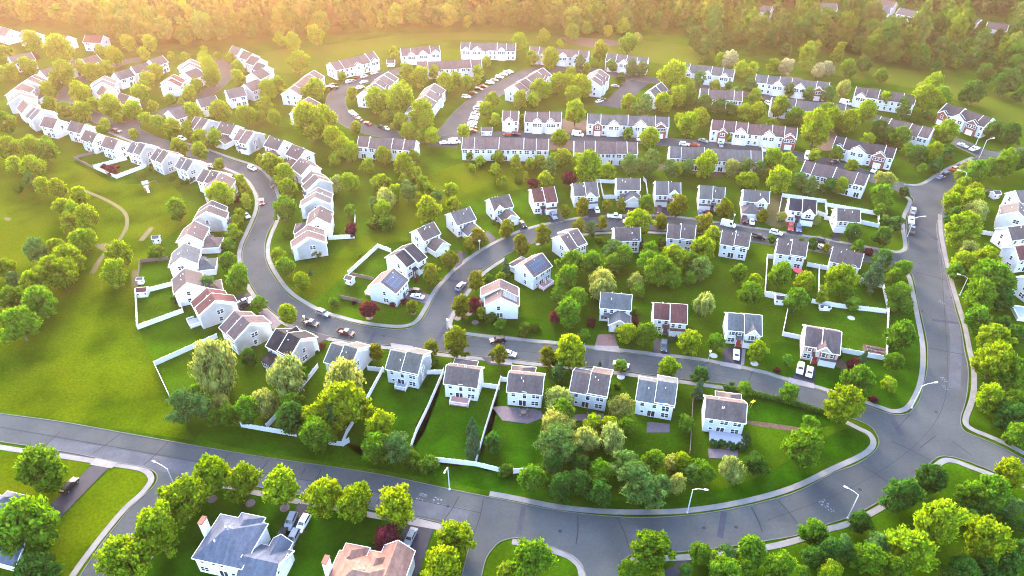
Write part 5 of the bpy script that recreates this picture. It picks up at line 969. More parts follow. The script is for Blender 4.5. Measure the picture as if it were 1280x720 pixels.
CC = {'white': (.56, .56, .58), 'silver': (.17, .18, .20), 'grey': (.06, .063, .07), 'black': (.006, .006, .008), 'dark': (.016, .016, .02), 'red': (.22, .012, .012), 'maroon': (.05, .008, .012), 'orange': (.50, .11, .008), 'blue': (.055, .085, .13), 'teal': (.02, .045, .055)}
CN = {'suv': 'SUV', 'sedan': 'sedan', 'van': 'van', 'pickup': 'pickup truck'}
def car(px, py, hx, hy, kind, col, place, full=True, group='parked cars'):
    p = G(px, py); q = G(px + hx * .2, py + hy * .2); rz = math.atan2(q.y - p.y, q.x - p.x)
    z = 0.09
    root = empty('parked_car' if kind in ('sedan', 'suv') else {'van': 'parked_van', 'pickup': 'pickup_truck'}[kind], (p.x, p.y, z), rz)
    tag(root, ('%s %s %s' % (col, CN[kind], place)).replace('dark SUV', 'dark grey SUV'), {'van': 'van', 'pickup': 'pickup truck'}.get(kind, 'car'), group)
    for pt in car_parts(kind):
        if not full and pt[0] in ('headlight', 'tail_light'): continue
        o = link(pt[0], pt[1], root); c = CC[col]; o.color = (c[0], c[1], c[2], 1)
        if len(pt) > 2 and full: link(pt[2][0], pt[2][1], o)
CARLIST = [(88, 609.5, 18, -20, 'suv', 'black', 'halfway up the long dark driveway'), (364, 654, -7, 16, 'suv', 'silver', 'on the big blue roofed house drive, shadier side'), (379.5, 656.5, -9, 16, 'suv', 'white', 'on the big blue roofed house drive, outer side'), (367, 675, -8, 16, 'suv', 'silver', 'parked behind another beside the blue roofed garage'), (354, 669, -8, 16, 'sedan', 'black', 'hidden in shade against the blue roofed garage'),
 (513.5, 673, -9, 19, 'sedan', 'silver', 'alone on the terracotta roofed house drive'), (404.5, 393.5, 15, 6, 'suv', 'silver', 'against the far kerb of the curved street'), (389, 406, 13, 5, 'pickup', 'dark', 'on the curved street beside a post lamp'), (433, 418, 18, 6, 'pickup', 'maroon', 'crossing in front of the grey-green roofed house'), (622, 427.5, -18, 2, 'suv', 'black', 'at the lower street kerb past the crossroads'), (636, 444, 14, 3, 'sedan', 'white', 'half hidden by a clipped tree on the lower street'),
 (576, 360, 8, -9, 'suv', 'silver', 'on the inner street above the crossroads'), (518, 366, -14, -2, 'suv', 'black', 'on the solar corner house drive'), (522, 372.5, -14, -3, 'sedan', 'white', 'on the solar corner house drive'), (653, 282, 7, 8, 'sedan', 'dark', 'before the double garage wing'), (691.8, 272, 5, 7, 'suv', 'silver', 'before the brick-red roofed house'), (746, 264, 3, 8, 'sedan', 'white', 'before the grey split roof house'), (768, 272.5, 14, 1, 'pickup', 'white', 'on the inner street before the square lawn'), (786, 279, 14, 1, 'sedan', 'white', 'tucked behind the big pale street tree'),
 (824, 264.5, 1, 8, 'suv', 'maroon', 'on the drive by the olive street tree'), (875, 268.5, 1, 8, 'sedan', 'blue', 'before the grey-green roofed house, van side'.replace(', van side', '')), (884.5, 269, 1, 8, 'sedan', 'red', 'before the grey-green roofed house'), (909.5, 283, 18, 4, 'van', 'white', 'parked on the inner street'), (930.5, 276, 1, 8, 'suv', 'maroon', 'before the hipped garage wing'), (939.3, 278.5, 1, 8, 'sedan', 'white', 'before the hipped garage wing'), (987.5, 286, 1, 8, 'suv', 'red', 'before the navy roofed house'), (997.5, 287.5, 1, 8, 'suv', 'blue', 'before the navy roofed house'),
 (969.5, 293, 15, 4, 'suv', 'white', 'moving along the inner street'), (947, 298, 14, 3, 'pickup', 'black', 'at the kerb above the bright lawn strip'), (1026.7, 303, 14, 4, 'suv', 'dark', 'at the inner street kerb towards the avenue'), (1027, 311, 12, 5, 'sedan', 'white', 'glimpsed between trees beside the last houses'), (1141, 264.5, 1, -10, 'suv', 'silver', 'first of four at the avenue kerb'), (1139.5, 270, 1, -10, 'sedan', 'grey', 'second of four at the avenue kerb'), (1138.5, 278, 0, -10, 'pickup', 'white', 'third of four at the avenue kerb'), (1139, 289.5, 0, -10, 'pickup', 'grey', 'fourth of four at the avenue kerb'),
 (1175, 223.5, 12, -6, 'sedan', 'blue', 'last in the row at the avenue top kerb'), (1182.5, 218.5, 12, -6, 'suv', 'dark', 'behind the orange one at the top kerb'), (1193.5, 212.5, 12, -5, 'suv', 'orange', 'in the row at the avenue top kerb'), (1202, 208.5, 12, -5, 'suv', 'maroon', 'ahead of the orange one at the top kerb'), (1212, 204.5, 12, -5, 'suv', 'black', 'front of the row at the avenue top kerb'), (1202.5, 183.5, 14, 5, 'sedan', 'white', 'entering the top junction side road'), (1217, 188, -12, 4, 'pickup', 'white', 'leaving the top junction side road'), (1092, 214.5, -7, 8, 'suv', 'white', 'before the brick gable of the slate-grey terrace'), (1008, 197.5, -1, 8, 'van', 'white', 'at the end of the maroon terrace lane'),
 (1042, 204.5, 10, -2, 'sedan', 'dark', 'before the slate-grey terrace'), (829.5, 434.5, 0, 10, 'suv', 'teal', 'on the plum roofed house drive'), (920, 445.5, -.6, 10, 'sedan', 'white', 'on the black-shuttered gable house drive'), (999.7, 463, -2, 10, 'suv', 'white', 'beside another before the tan house, walkless side'.replace(', walkless side', '')), (1011.2, 467, -2, 10, 'sedan', 'white', 'by the red door of the tan house'), (776, 457.5, 14, 3, 'sedan', 'white', 'behind a small round tree on the lower street'), (307, 378, 13, -5, 'sedan', 'white', 'on the red-brown roofed house drive'), (306.5, 383, 13, -5, 'suv', 'dark', 'on the red-brown roofed house drive'),
 (315.5, 212, 12, 6, 'suv', 'white', 'on the curved street under a small yellow tree'), (341, 233.5, 4, 10, 'suv', 'dark', 'parked on the outer bend of the curved street'), (327.5, 254, 1, 10, 'sedan', 'red', 'parked on the inner bend of the curved street'), (308.5, 271, 6, 6, 'sedan', 'white', 'tucked between trees by the curved street'), (146.5, 165.5, 10, 2, 'suv', 'maroon', 'at the junction by the meadow row'), (228, 175, 10, 3, 'suv', 'white', 'at the kerb under the trees past the junction'), (263.7, 209, 11, 3, 'sedan', 'white', 'beside the meadow row, curved street side')]
for c in CARLIST: car(*c)
lab = 'in the parking bays of the looping townhouse lane'
for i, (x, y, c) in enumerate([(437, 103.5, 'white'), (441, 103, 'silver'), (449, 98, 'red'), (455, 97, 'white'), (468, 92.5, 'white'), (455, 104, 'white'), (450.5, 111, 'white'), (416.7, 107.5, 'maroon'), (410, 111, 'red'), (418, 111.5, 'maroon'), (440.6, 142, 'white'), (443, 144.5, 'white'), (446, 148, 'silver'), (449, 151, 'dark'), (460, 156, 'red'), (478, 161, 'dark'), (483, 162, 'white')]):
    car(x, y, 10, -3 if y < 125 else 4, 'sedan' if i % 3 else 'suv', c, ['parked %s', 'standing %s', 'waiting %s'][0] % (lab + ', %s along' % ORD[i]), False, 'cars in the looping lane')
for i, (x, y, c) in enumerate([(583, 122.5, 'white'), (591.5, 117.5, 'red'), (598.5, 113.2, 'maroon'), (604, 109.5, 'red'), (612.6, 105, 'white'), (618, 101.8, 'silver'), (624, 98, 'white'), (629.5, 94.4, 'white'), (633, 92.8, 'silver'), (637, 91, 'white')]):
    car(x, y, 10, 1, 'sedan' if i % 2 else 'suv', c, 'on the far side of the parking lane, %s up' % ORD[i], False, 'cars on the far side of the parking lane')
for i, (x, y, c) in enumerate([(590.6, 166, 'maroon'), (590.6, 161.5, 'red'), (590, 157.5, 'white'), (591, 154.5, 'white'), (591.8, 151.5, 'silver'), (593, 148.5, 'white'), (594, 145.5, 'white'), (595.2, 142.5, 'dark'), (597.2, 137, 'white'), (600, 134, 'white'), (602, 131, 'silver')]):
    car(x, y, 12, -1, 'sedan' if i % 2 else 'suv', c, 'on the terrace side of the parking lane, %s up' % ORD[i], False, 'cars on the terrace side of the parking lane')
for x, y, hx, hy, k, c, pl in ((568, 179.5, 12, -1, 'van', 'white', 'behind the longest terrace, lane mouth'), (556, 180, 12, -1, 'sedan', 'white', 'at the mouth of the parking lane'), (798, 174.8, 1, 8, 'suv', 'white', 'before the gable of the brick ended terrace'), (722, 170, 8, 1, 'van', 'white', 'at the lane end of the pinkish terrace'), (855, 182, 9, 1, 'suv', 'white', 'on the lane above the long grey terrace'), (868, 182.5, 9, 1, 'sedan', 'red', 'on the lane above the long grey terrace'), (879, 177.5, 8, 2, 'sedan', 'silver', 'at the brick end of the maroon terrace'),
                              (900, 179, 1, 8, 'sedan', 'white', 'before the brick gable of the maroon terrace'), (901, 183, 1, 8, 'sedan', 'silver', 'below a white one at the maroon terrace'), (954.5, 188, 1, 8, 'suv', 'white', 'before the white gable of the maroon terrace'), (749, 128, 8, -2, 'sedan', 'white', 'in the walled court, lower bay'), (753, 126.5, 8, -2, 'suv', 'dark', 'in the walled court, lower bay'), (769, 109, 8, 1, 'sedan', 'silver', 'in the walled court, upper bay'), (635, 170, 8, 0, 'sedan', 'red', 'on the lane behind the longest terrace'), (645, 169.5, 8, 0, 'suv', 'maroon', 'on the lane behind the longest terrace'), (960, 131, 6, 4, 'suv', 'white', 'at the end of the hidden grey terrace'), (1056, 130.5, 8, 2, 'van', 'white', 'beside the hidden grey terrace')):
    car(x, y, hx, hy, k, c, pl, False, 'cars along the townhouse lanes')
# ------------------------------------------------------------------ trees
def ico(sub):
    bm = bmesh.new(); bmesh.ops.create_icosphere(bm, subdivisions=sub, radius=1.0); v = np.array([x.co[:] for x in bm.verts]); f = np.array([[y.index for y in x.verts] for x in bm.faces]); bm.free(); return v, f
ICO1, ICO0 = ico(2), ico(1)
def shape_radius(kind, z):
    """crown outline: width of the crown (0..1) at height z in -1..1"""
    if kind == 'cone': return max(0.03, (1 - z) / 2) ** 0.85
    if kind == 'egg': return math.sqrt(max(0.0, 1 - ((z + 0.22) / (1.22 if z > -0.22 else 0.78)) ** 2))
    if kind == 'column': return max(0.0, 1 - abs(z) ** 2.6) ** 0.6
    return math.sqrt(max(0.0, 1 - z * z))
KINDS_ = {  # height centre, half height, outline, clumps, leaves per clump, clump size, leaf size, droop
    'round': (1.22, 1.0, 'ball', 84, 84, 0.235, 0.082), 'egg': (1.35, 1.2, 'egg', 84, 76, 0.20, 0.075), 'column': (2.0, 1.75, 'column', 80, 70, 0.27, 0.10), 'cone': (1.75, 1.7, 'cone', 90, 60, 0.20, 0.095),
    'pine': (1.45, 1.3, 'egg', 74, 80, 0.25, 0.085), 'willow': (1.1, 0.92, 'ball', 76, 100, 0.25, 0.08), 'bush': (0.62, 0.66, 'ball', 40, 80, 0.28, 0.095)}
def crown_arrays(kind, seed, clumps=None, leaves=None, low=False):
    zc, hh, outl, nc, nl, cs, ls = KINDS_[kind]; cs = cs * (1.45 if low else 1.0); nc = clumps or nc; nl = leaves or nl
    r = np.random.default_rng(seed); V = []; F3 = []; F4 = []; nv = 0
    iv, if_ = ICO0
    lean = r.normal(0, 0.09, 2); f1, f2, f3 = r.uniform(0, 6.28, 3); w1, w2 = r.uniform(.08, .22), r.uniform(.05, .16)
    if outl == 'cone': w1 = w2 = .05
    ga = PI * (3 - math.sqrt(5))
    for i in range(nc):
        z = -0.92 + 1.88 * (i + 0.5) / nc + r.normal(0, 0.03)
        a = i * ga + r.normal(0, 0.25)
        rr = shape_radius(outl, max(-1, min(1, z))); rad = rr * (0.74 + 0.20 * r.random()) if i % 4 else rr * 0.35
        rad = max(0, rad - cs * 0.55 * (rr > .3) + 0.08 * r.normal())
        if kind == 'cone': rad = rr * (0.35 + .5 * r.random())
        rad *= 1 + w1 * math.sin(2 * a + f1 + z) + w2 * math.sin(3 * a + f2 - 2 * z)
        if kind in ('round', 'bush'): rad *= 1.04 - 0.14 * z
        zz = zc + hh * (z * 0.86 + 0.07 * math.sin(a + f3) * (1 if z > 0 else .4)) + (0.10 * r.random() * hh if i % 5 == 0 else 0)
        c = np.array([rad * math.cos(a) + lean[0] * z, rad * math.sin(a) + lean[1] * z, zz])
        s = cs * r.choice((0.55, 0.75, 0.95, 1.2, 1.45)) * (1.0 if kind != 'cone' else (0.45 + 0.75 * rr))
        sz = s * (0.82 if kind != 'pine' else 0.55)
        if kind == 'willow': sz = s * 1.15
        J = iv * (1 + r.normal(0, 0.13, (len(iv), 1))); q = J * np.array([s, s, sz]) * (0.86 if low else 0.66) + c
        V.append(q); F3.append(if_ + nv); nv += len(q)
        d = r.normal(0, 1, (nl, 3)); d[:, 2] = d[:, 2] + 0.25; d /= np.linalg.norm(d, axis=1)[:, None]
        p = c + d * np.array([s, s, sz]) * (0.62 + 0.62 * r.random((nl, 1)))
        nn = d + r.normal(0, 0.55, (nl, 3)); nn /= np.linalg.norm(nn, axis=1)[:, None]
        t = np.cross(nn, r.normal(0, 1, (nl, 3))); t /= np.linalg.norm(t, axis=1)[:, None]
        if kind == 'willow': t = t * 0.4 + np.array([0, 0, -1.0]); t /= np.linalg.norm(t, axis=1)[:, None]
        if kind in ('round', 'egg', 'bush', 'column') and not low:
            up = d * .7 + np.array([0, 0, .75]); t = np.where(r.random((nl, 1)) < .45, up / np.linalg.norm(up, axis=1)[:, None], t)
        b = np.cross(nn, t); b /= np.maximum(1e-6, np.linalg.norm(b, axis=1)[:, None])
        L = ls * (0.6 + 0.8 * r.random((nl, 1))) * (1.25 if low else 1.0); Wd = L * (0.62 if kind not in ('willow', 'pine', 'cone') else 0.4)
        quad = np.stack([p - t * L, p - b * Wd + t * L * .1, p + t * L, p + b * Wd + t * L * .1], 1).reshape(-1, 3)
        V.append(quad); F4.append(np.arange(nv, nv + 4 * nl).reshape(-1, 4)); nv += 4 * nl
    return np.concatenate(V), np.concatenate(F3), np.concatenate(F4)
def np_mesh(name, V, F3, F4, mat):
    me = bpy.data.meshes.new(name); me.vertices.add(len(V)); me.vertices.foreach_set('co', V.astype(np.float32).ravel())
    loops = np.concatenate([F3.ravel(), F4.ravel()]); me.loops.add(len(loops)); me.loops.foreach_set('vertex_index', loops.astype(np.int32))
    st = np.concatenate([np.arange(len(F3)) * 3, len(F3) * 3 + np.arange(len(F4)) * 4]); tot = np.concatenate([np.full(len(F3), 3), np.full(len(F4), 4)])
    me.polygons.add(len(st)); me.polygons.foreach_set('loop_start', st.astype(np.int32)); me.polygons.foreach_set('loop_total', tot.astype(np.int32))
    me.materials.append(mat); me.update(calc_edges=True); return me
CROWN = {}
def crown_mesh(kind, i):
    if (kind, i) not in CROWN:
        V, A, B_ = crown_arrays(kind, 100 * list(KINDS_).index(kind) + i); CROWN[kind, i] = np_mesh('crown_' + kind, V, A, B_, M['needle'] if kind in ('cone', 'pine') else M['leaf'])
    return CROWN[kind, i]
TRUNK = {}
def trunk_mesh(kind):
    if kind not in TRUNK:
        zc, hh = KINDS_[kind][:2]; m = MB(); top = zc + 0.35 * hh; r = 0.075
        m.tube([(0, 0, -0.02), (0.01, 0.01, zc * .5), (-.01, 0.0, top)], r, r * .35, 7)
        for k in range(5):
            a = k * 2.4; z = zc - hh * .55 + k * .14 * hh; m.tube([(0, 0, z), (.3 * math.cos(a), .3 * math.sin(a), z + .3), (.55 * math.cos(a), .55 * math.sin(a), z + .5)], r * .5, r * .18, 5)
        TRUNK[kind] = m.mesh('trunk', M['bark'])
    return TRUNK[kind]
# letter: kind, object name, category, leaf colour (base colour), adjective for labels
TT = {'y': ('round', 'maple_tree', 'tree', (0.122, 0.172, 0.008), 'yellow-green'), 'm': ('round', 'leafy_tree', 'tree', (0.065, 0.130, 0.010), 'mid green'), 'd': ('round', 'leafy_tree', 'tree', (0.030, 0.078, 0.012), 'deep green'), 'p': ('egg', 'street_tree', 'tree', (0.105, 0.115, 0.008), 'olive egg-shaped'),
      'c': ('column', 'columnar_tree', 'tree', (0.125, 0.155, 0.010), 'slender upright'), 'w': ('willow', 'willow_tree', 'tree', (0.165, 0.19, 0.045), 'pale drooping'), 's': ('cone', 'spruce_tree', 'tree', (0.035, 0.075, 0.03), 'dark conical'), 'e': ('pine', 'pine_tree', 'tree', (0.056, 0.108, 0.022), 'grey-green feathery'),
      'r': ('round', 'plum_tree', 'tree', (0.075, 0.014, 0.022), 'purple-red'), 'b': ('bush', 'garden_shrub', 'shrub', (0.05, 0.095, 0.010), 'low rounded'), 'W': ('round', 'blossom_tree', 'tree', (0.24, 0.23, 0.12), 'cream blossoming'), 'R': ('bush', 'garden_shrub', 'shrub', (0.07, 0.013, 0.02), 'purple-leaved')}
TL = {
(0, 540): "215,195,230,m 140,490,280,m 180,690,200,d 1060,215,200,y 915,345,230,y 785,505,240,y 635,640,240,y 1215,255,165,y",
(320, 540): "125,285,190,y 340,330,190,y 495,360,195,y 700,380,195,y 1000,530,170,y 930,680,190,y 655,545,150,r 310,30,160,m 600,80,150,m 700,70,150,e 860,160,110,b 780,140,110,b 1085,50,120,s 1185,60,95,d 1250,190,75,b 1240,705,80,c",
(640, 540): "205,160,100,d 275,120,80,d 335,100,60,d 345,170,90,d 440,200,110,m 240,285,120,d 335,250,110,d 440,315,110,d 100,240,120,m 150,200,40,s 220,60,170,e 370,40,130,w 500,30,130,w 560,150,130,e 620,250,180,e 690,300,130,e 705,150,100,m 745,260,100,e 800,150,80,w 825,260,90,w 850,150,90,y 905,200,80,e 955,205,105,m 1100,190,140,w 1225,165,110,d 100,650,185,m 700,590,175,m 585,690,95,m 940,610,110,m 1000,640,60,s 1080,610,110,e 1190,600,150,m 1060,690,150,m 870,690,70,d 1150,680,110,m 735,712,70,y 1215,120,50,e",
(960, 540): "175,80,205,m 815,235,145,d 670,320,165,d 460,455,110,d 225,505,130,m 550,560,110,e 840,470,235,y 720,590,220,y 1110,545,230,y 1205,215,140,y 1240,20,120,m 1110,310,170,m 1020,330,130,m 1085,400,110,d 1180,370,110,e 1250,370,80,e 1220,460,90,d 970,430,80,d 1010,430,90,d 300,600,130,d 370,570,110,e 430,620,100,d 220,620,110,d 500,640,150,m 60,680,150,m 180,700,60,m 310,712,120,y 640,690,130,m 985,690,150,d 1200,660,140,d 1250,600,110,d 1090,700,110,d 1280,470,80,d 870,690,60,b",
(0, 360): "65,55,130,m 205,80,150,m 95,185,165,m 1080,395,265,w 915,590,150,e 1000,590,130,e 1100,580,110,w 1080,650,85,m 1145,640,105,m 1240,620,135,m 1245,350,90,d 985,510,60,m 875,55,45,b 1265,300,30,b",
(320, 360): "150,450,200,w 225,430,80,m 160,380,80,m 40,570,150,w 180,580,110,m 170,650,150,d 305,650,145,y 455,590,215,y 440,480,215,w 395,650,110,e 600,320,85,p 875,300,75,p 1000,275,140,p 890,365,55,b 1215,330,95,p 155,135,90,y 15,75,70,m 565,105,85,r 780,95,65,p 390,70,55,b 1025,85,115,p 1090,90,80,r 1125,125,55,p 1175,145,65,b 1222,180,65,m 620,705,150,y 1080,700,85,s 685,80,40,R 650,60,30,b 740,70,40,R 490,75,25,R 300,320,30,b 330,290,40,R 510,345,35,b",
(640, 360): "285,130,130,m 320,60,110,m 240,30,90,m 215,145,70,r 60,205,80,b 115,195,55,b 360,235,60,m 395,170,60,R 180,345,100,p 290,320,175,y 240,560,150,w 250,620,130,m 230,675,150,w 545,390,65,m 575,230,95,y 670,235,110,m 525,205,30,s 885,270,120,y 795,255,25,s 820,250,25,s 965,85,110,w 1020,270,85,m 1225,320,100,y 620,115,45,b 610,165,60,R 780,405,105,y 940,440,85,d 935,505,80,s 1165,500,70,m 545,590,130,w 400,690,100,y 480,690,100,y 570,690,90,m 870,680,85,m 1190,30,110,m 630,15,70,m 450,5,130,w 890,215,40,R 235,420,80,e 440,375,20,s 525,490,40,b 1100,480,30,b",
(960, 360): "145,60,120,m 95,360,55,m 45,410,35,R 425,80,70,m 270,35,60,c 395,30,80,m 480,85,25,s 480,345,55,s 425,385,70,r 450,465,160,m 605,485,75,y 665,240,150,m 630,370,95,m 105,530,100,m 380,590,175,y 530,557,50,R 650,30,120,m 625,95,50,m 685,80,80,m 1050,160,130,m 1060,50,150,m 1165,45,130,d 1130,250,150,y 1130,370,185,y 1170,190,100,d 1230,240,110,d 1100,560,135,y 1220,440,150,m 1160,590,100,d 1230,560,110,m 1220,650,140,d 1250,700,80,y 210,705,110,m 360,340,35,b 360,320,30,b",
(0, 180): "80,110,90,y 165,120,110,y 90,225,50,b 215,215,85,y 290,225,90,y 395,255,80,y 310,310,80,y 360,325,75,y 435,370,110,y 340,385,80,y 415,480,120,y 340,430,60,y 430,420,80,y 285,520,85,y 180,530,110,e 345,580,140,y 290,640,170,y 195,620,70,y 30,620,90,y 160,690,120,y 70,680,90,e 600,570,130,y 575,650,130,y 885,330,110,m 780,540,90,b 745,125,38,b 560,130,70,R 520,115,35,R 1100,265,120,y 1185,280,35,r 1230,235,50,c 1230,290,50,c 1200,350,60,y 1185,385,60,y 1165,440,72,y 1140,500,60,m 1140,585,85,m 1195,680,130,m 1095,100,55,y 1020,515,60,R 1098,508,50,R 1045,622,60,R 1040,700,80,e 1200,190,70,y 230,30,110,m 160,25,100,y 40,25,100,y 900,25,80,y 1000,40,80,y 150,180,70,e 860,170,40,b 950,180,45,b 920,195,30,b",
(320, 180): "140,155,95,y 160,225,90,y 140,320,120,m 20,85,40,c 75,100,100,y 400,200,80,w 470,190,90,y 480,190,40,r 470,330,55,m 475,430,68,r 390,80,60,y 560,110,75,y 600,195,60,y 640,195,80,y 690,250,80,y 650,270,110,w 590,300,70,e 630,330,85,y 590,395,90,b 660,395,100,b 740,100,100,y 760,230,85,e 800,150,70,y 740,170,50,y 860,225,60,y 830,190,60,y 815,275,40,c 860,340,125,y 905,260,60,e 975,230,70,y 985,300,70,y 790,60,60,y 1195,130,60,y 1070,60,40,y 1120,85,50,y 1080,120,40,y 1210,65,60,y 1240,185,30,c 1210,195,25,c 1110,455,80,p 1060,500,60,p 965,570,95,p 875,645,95,p 1250,420,80,p 1200,360,60,R 145,615,95,m 110,555,70,y 225,690,80,y 270,640,25,s 300,545,55,b 520,560,30,b 145,450,35,b 1100,680,95,p 1160,670,50,b 1225,665,50,y 1250,610,72,s 640,60,80,y 470,40,95,y 430,20,100,y 800,680,30,R 1190,390,30,b",
(640, 180): "265,335,55,p 350,310,85,p 475,310,60,p 545,305,55,p 670,305,85,m 825,310,105,p 635,400,125,y 745,390,75,p 965,400,95,p 1065,325,90,p 1255,360,65,p 335,410,70,p 395,410,50,e 450,395,60,p 155,455,95,p 45,505,95,p 110,195,52,r 285,170,68,r 165,180,75,y 380,130,150,y 480,140,70,y 330,90,70,y 250,70,80,y 190,110,80,e 140,90,60,y 90,100,50,y 30,180,40,b 70,165,30,c 20,100,50,c 385,60,40,c 590,105,110,e 690,90,120,e 790,120,90,e 830,125,60,y 880,110,90,e 970,110,125,y 1100,120,90,w 1170,110,70,e 1195,190,80,y 1240,120,60,e 1270,100,50,y 1150,180,60,y 300,600,130,m 400,600,110,m 465,515,45,s 435,480,45,b 560,560,110,m 650,490,35,s 690,540,90,m 750,495,50,d 805,570,130,y 955,530,135,y 1000,470,90,y 890,590,90,m 950,620,110,e 905,630,70,e 890,670,68,m 690,610,120,m 500,600,95,m 445,680,135,w 620,690,90,w 740,640,150,m 1130,650,85,m 1215,690,90,y 270,690,130,m 800,670,100,m 400,450,32,b 500,530,90,e 860,560,60,e",
(960, 180): "55,180,130,y 90,100,100,y 30,70,110,y 165,175,70,e 215,205,80,e 300,215,70,d 365,210,70,y 340,45,60,m 235,55,55,y 420,110,55,y 590,180,112,w 570,260,105,m 560,330,60,m 640,400,75,d 590,390,60,d 570,470,85,d 680,240,50,d 745,60,80,d 770,125,50,m 840,105,70,d 900,50,60,d 830,40,80,y 700,30,60,m 420,450,85,d 450,510,65,m 505,540,50,R 575,570,90,d 540,640,130,s 630,670,90,m 670,630,85,m 240,380,50,w 320,450,28,b 220,500,58,d 290,520,45,p 170,480,30,b 20,475,48,d 70,360,50,w 60,660,120,m 185,690,100,y 360,690,140,y 1040,150,110,m 1110,120,90,m 1190,100,120,m 1250,90,90,d 975,205,80,y 1030,240,90,y 940,250,80,y 915,300,90,y 1020,290,110,y 1040,340,110,w 930,370,100,d 970,440,150,y 1000,540,110,w 970,600,110,y 1090,600,130,y 1120,680,200,m 1080,540,80,m 940,640,80,m 1000,120,80,w 960,160,60,y 1180,570,40,b",
(960, 0): "60,540,80,y 135,580,90,m 300,560,100,m 320,600,85,y 400,610,110,y 490,560,85,y 240,650,170,y 190,600,60,y 555,650,95,d 605,680,75,d 890,660,115,y 585,500,70,y 680,540,80,e 530,480,60,d 380,440,90,w 300,470,60,e 205,460,60,e 110,450,50,e 400,345,90,m 300,345,60,W 255,355,60,W 90,330,75,W 30,330,60,y 90,250,55,d 195,280,70,c 240,250,45,c 355,265,55,c 480,320,70,d 570,380,60,m 770,310,70,d 845,340,65,d 945,300,70,d 1015,310,50,d 820,430,100,y 800,490,130,y 870,490,90,m 1085,380,90,d 1190,420,110,d 1030,460,110,d 1260,480,60,d 1270,360,70,d 1130,650,85,d 1210,680,95,d 730,600,40,b 660,690,85,m 20,620,50,y 760,440,50,w 500,700,60,y 800,580,40,d 980,480,60,d",
(640, 0): "40,210,80,y 160,180,60,y 240,220,40,y 300,160,75,m 375,140,60,m 480,155,50,y 555,130,70,y 580,215,90,m 630,185,50,w 920,200,90,d 1010,190,70,d 960,240,80,d 1035,240,60,d 1075,200,50,d 1205,240,60,d 1090,300,90,W 1045,300,60,y 950,300,40,b 440,260,80,y 295,370,60,y 230,420,80,y 290,420,80,y 350,440,110,y 305,480,75,y 315,570,115,y 145,450,85,y 40,500,90,y 110,500,60,y 375,340,40,y 545,390,42,d 500,330,50,m 600,340,60,e 650,340,60,e 800,390,150,y 870,430,90,y 840,480,110,y 880,490,80,m 585,510,75,y 660,530,100,e 755,520,95,y 1015,430,50,y 1085,440,50,d 930,400,70,e 1150,350,70,y 1200,350,60,y 960,530,75,d 1035,535,70,d 1095,550,60,d 1160,560,70,y 1225,560,75,y 1215,480,60,y 840,600,60,y 880,620,120,y 940,590,90,y 50,600,30,c 115,630,30,c 690,690,105,y 240,690,90,y 470,640,40,e 580,670,50,m 1080,685,45,y 1210,690,40,y 190,300,80,y 340,310,55,e 100,290,60,y 1110,470,60,e 1190,430,60,d",
(320, 0): "180,210,80,y 300,180,90,y 120,200,60,y 215,310,100,y 110,420,70,y 60,450,90,y 45,530,80,y 90,590,70,y 20,580,60,y 160,480,60,y 265,470,85,y 270,610,180,y 340,600,115,y 390,690,120,y 500,640,60,y 430,380,40,y 505,335,35,y 540,335,40,y 690,260,50,y 460,340,18,s 755,360,75,y 820,390,90,y 890,360,60,y 950,420,85,y 1000,400,70,y 1050,350,50,y 1110,360,60,y 1060,410,60,y 1150,310,50,y 560,480,60,y 600,500,120,y 720,500,130,y 645,580,50,y 725,600,70,y 740,450,80,y 830,570,130,y 850,610,100,y 680,640,25,c 760,660,80,y 820,680,60,y 880,680,80,y 1040,660,70,y 1150,550,80,y 1180,500,70,y 1200,600,60,y 1110,400,40,y 300,450,90,y 480,470,60,y 660,480,60,y 800,620,60,y",
(0, 0): "160,210,110,y 300,260,150,y 410,340,80,y 320,370,130,y 235,450,90,y 270,410,70,y 400,470,120,y 470,370,100,y 530,340,80,y 480,310,50,y 570,280,100,y 720,270,75,y 470,520,70,y 550,530,120,y 660,550,105,y 410,560,110,y 330,550,90,m 250,520,80,y 525,625,70,y 670,670,60,y 780,360,90,y 740,400,90,y 700,460,100,y 850,495,55,y 765,530,60,y 905,510,40,y 950,470,90,y 980,430,80,y 1060,390,100,y 1040,330,100,y 1020,300,80,y 1020,250,45,y 925,285,50,y 855,280,45,y 1085,280,45,y 1150,290,60,y 1190,340,80,y 1190,390,90,y 730,600,80,y 790,610,80,y 860,640,100,y 940,650,90,y 1000,690,80,y 1075,690,80,y 970,570,110,y 1100,560,130,y 1230,570,110,y 60,360,90,y 140,330,100,y 20,370,80,y 30,620,120,m 150,700,50,y 230,705,50,y 500,250,60,y 640,215,90,y 750,215,90,y 280,200,60,y 30,260,70,y 185,285,40,R 590,590,60,y 440,640,50,y"}
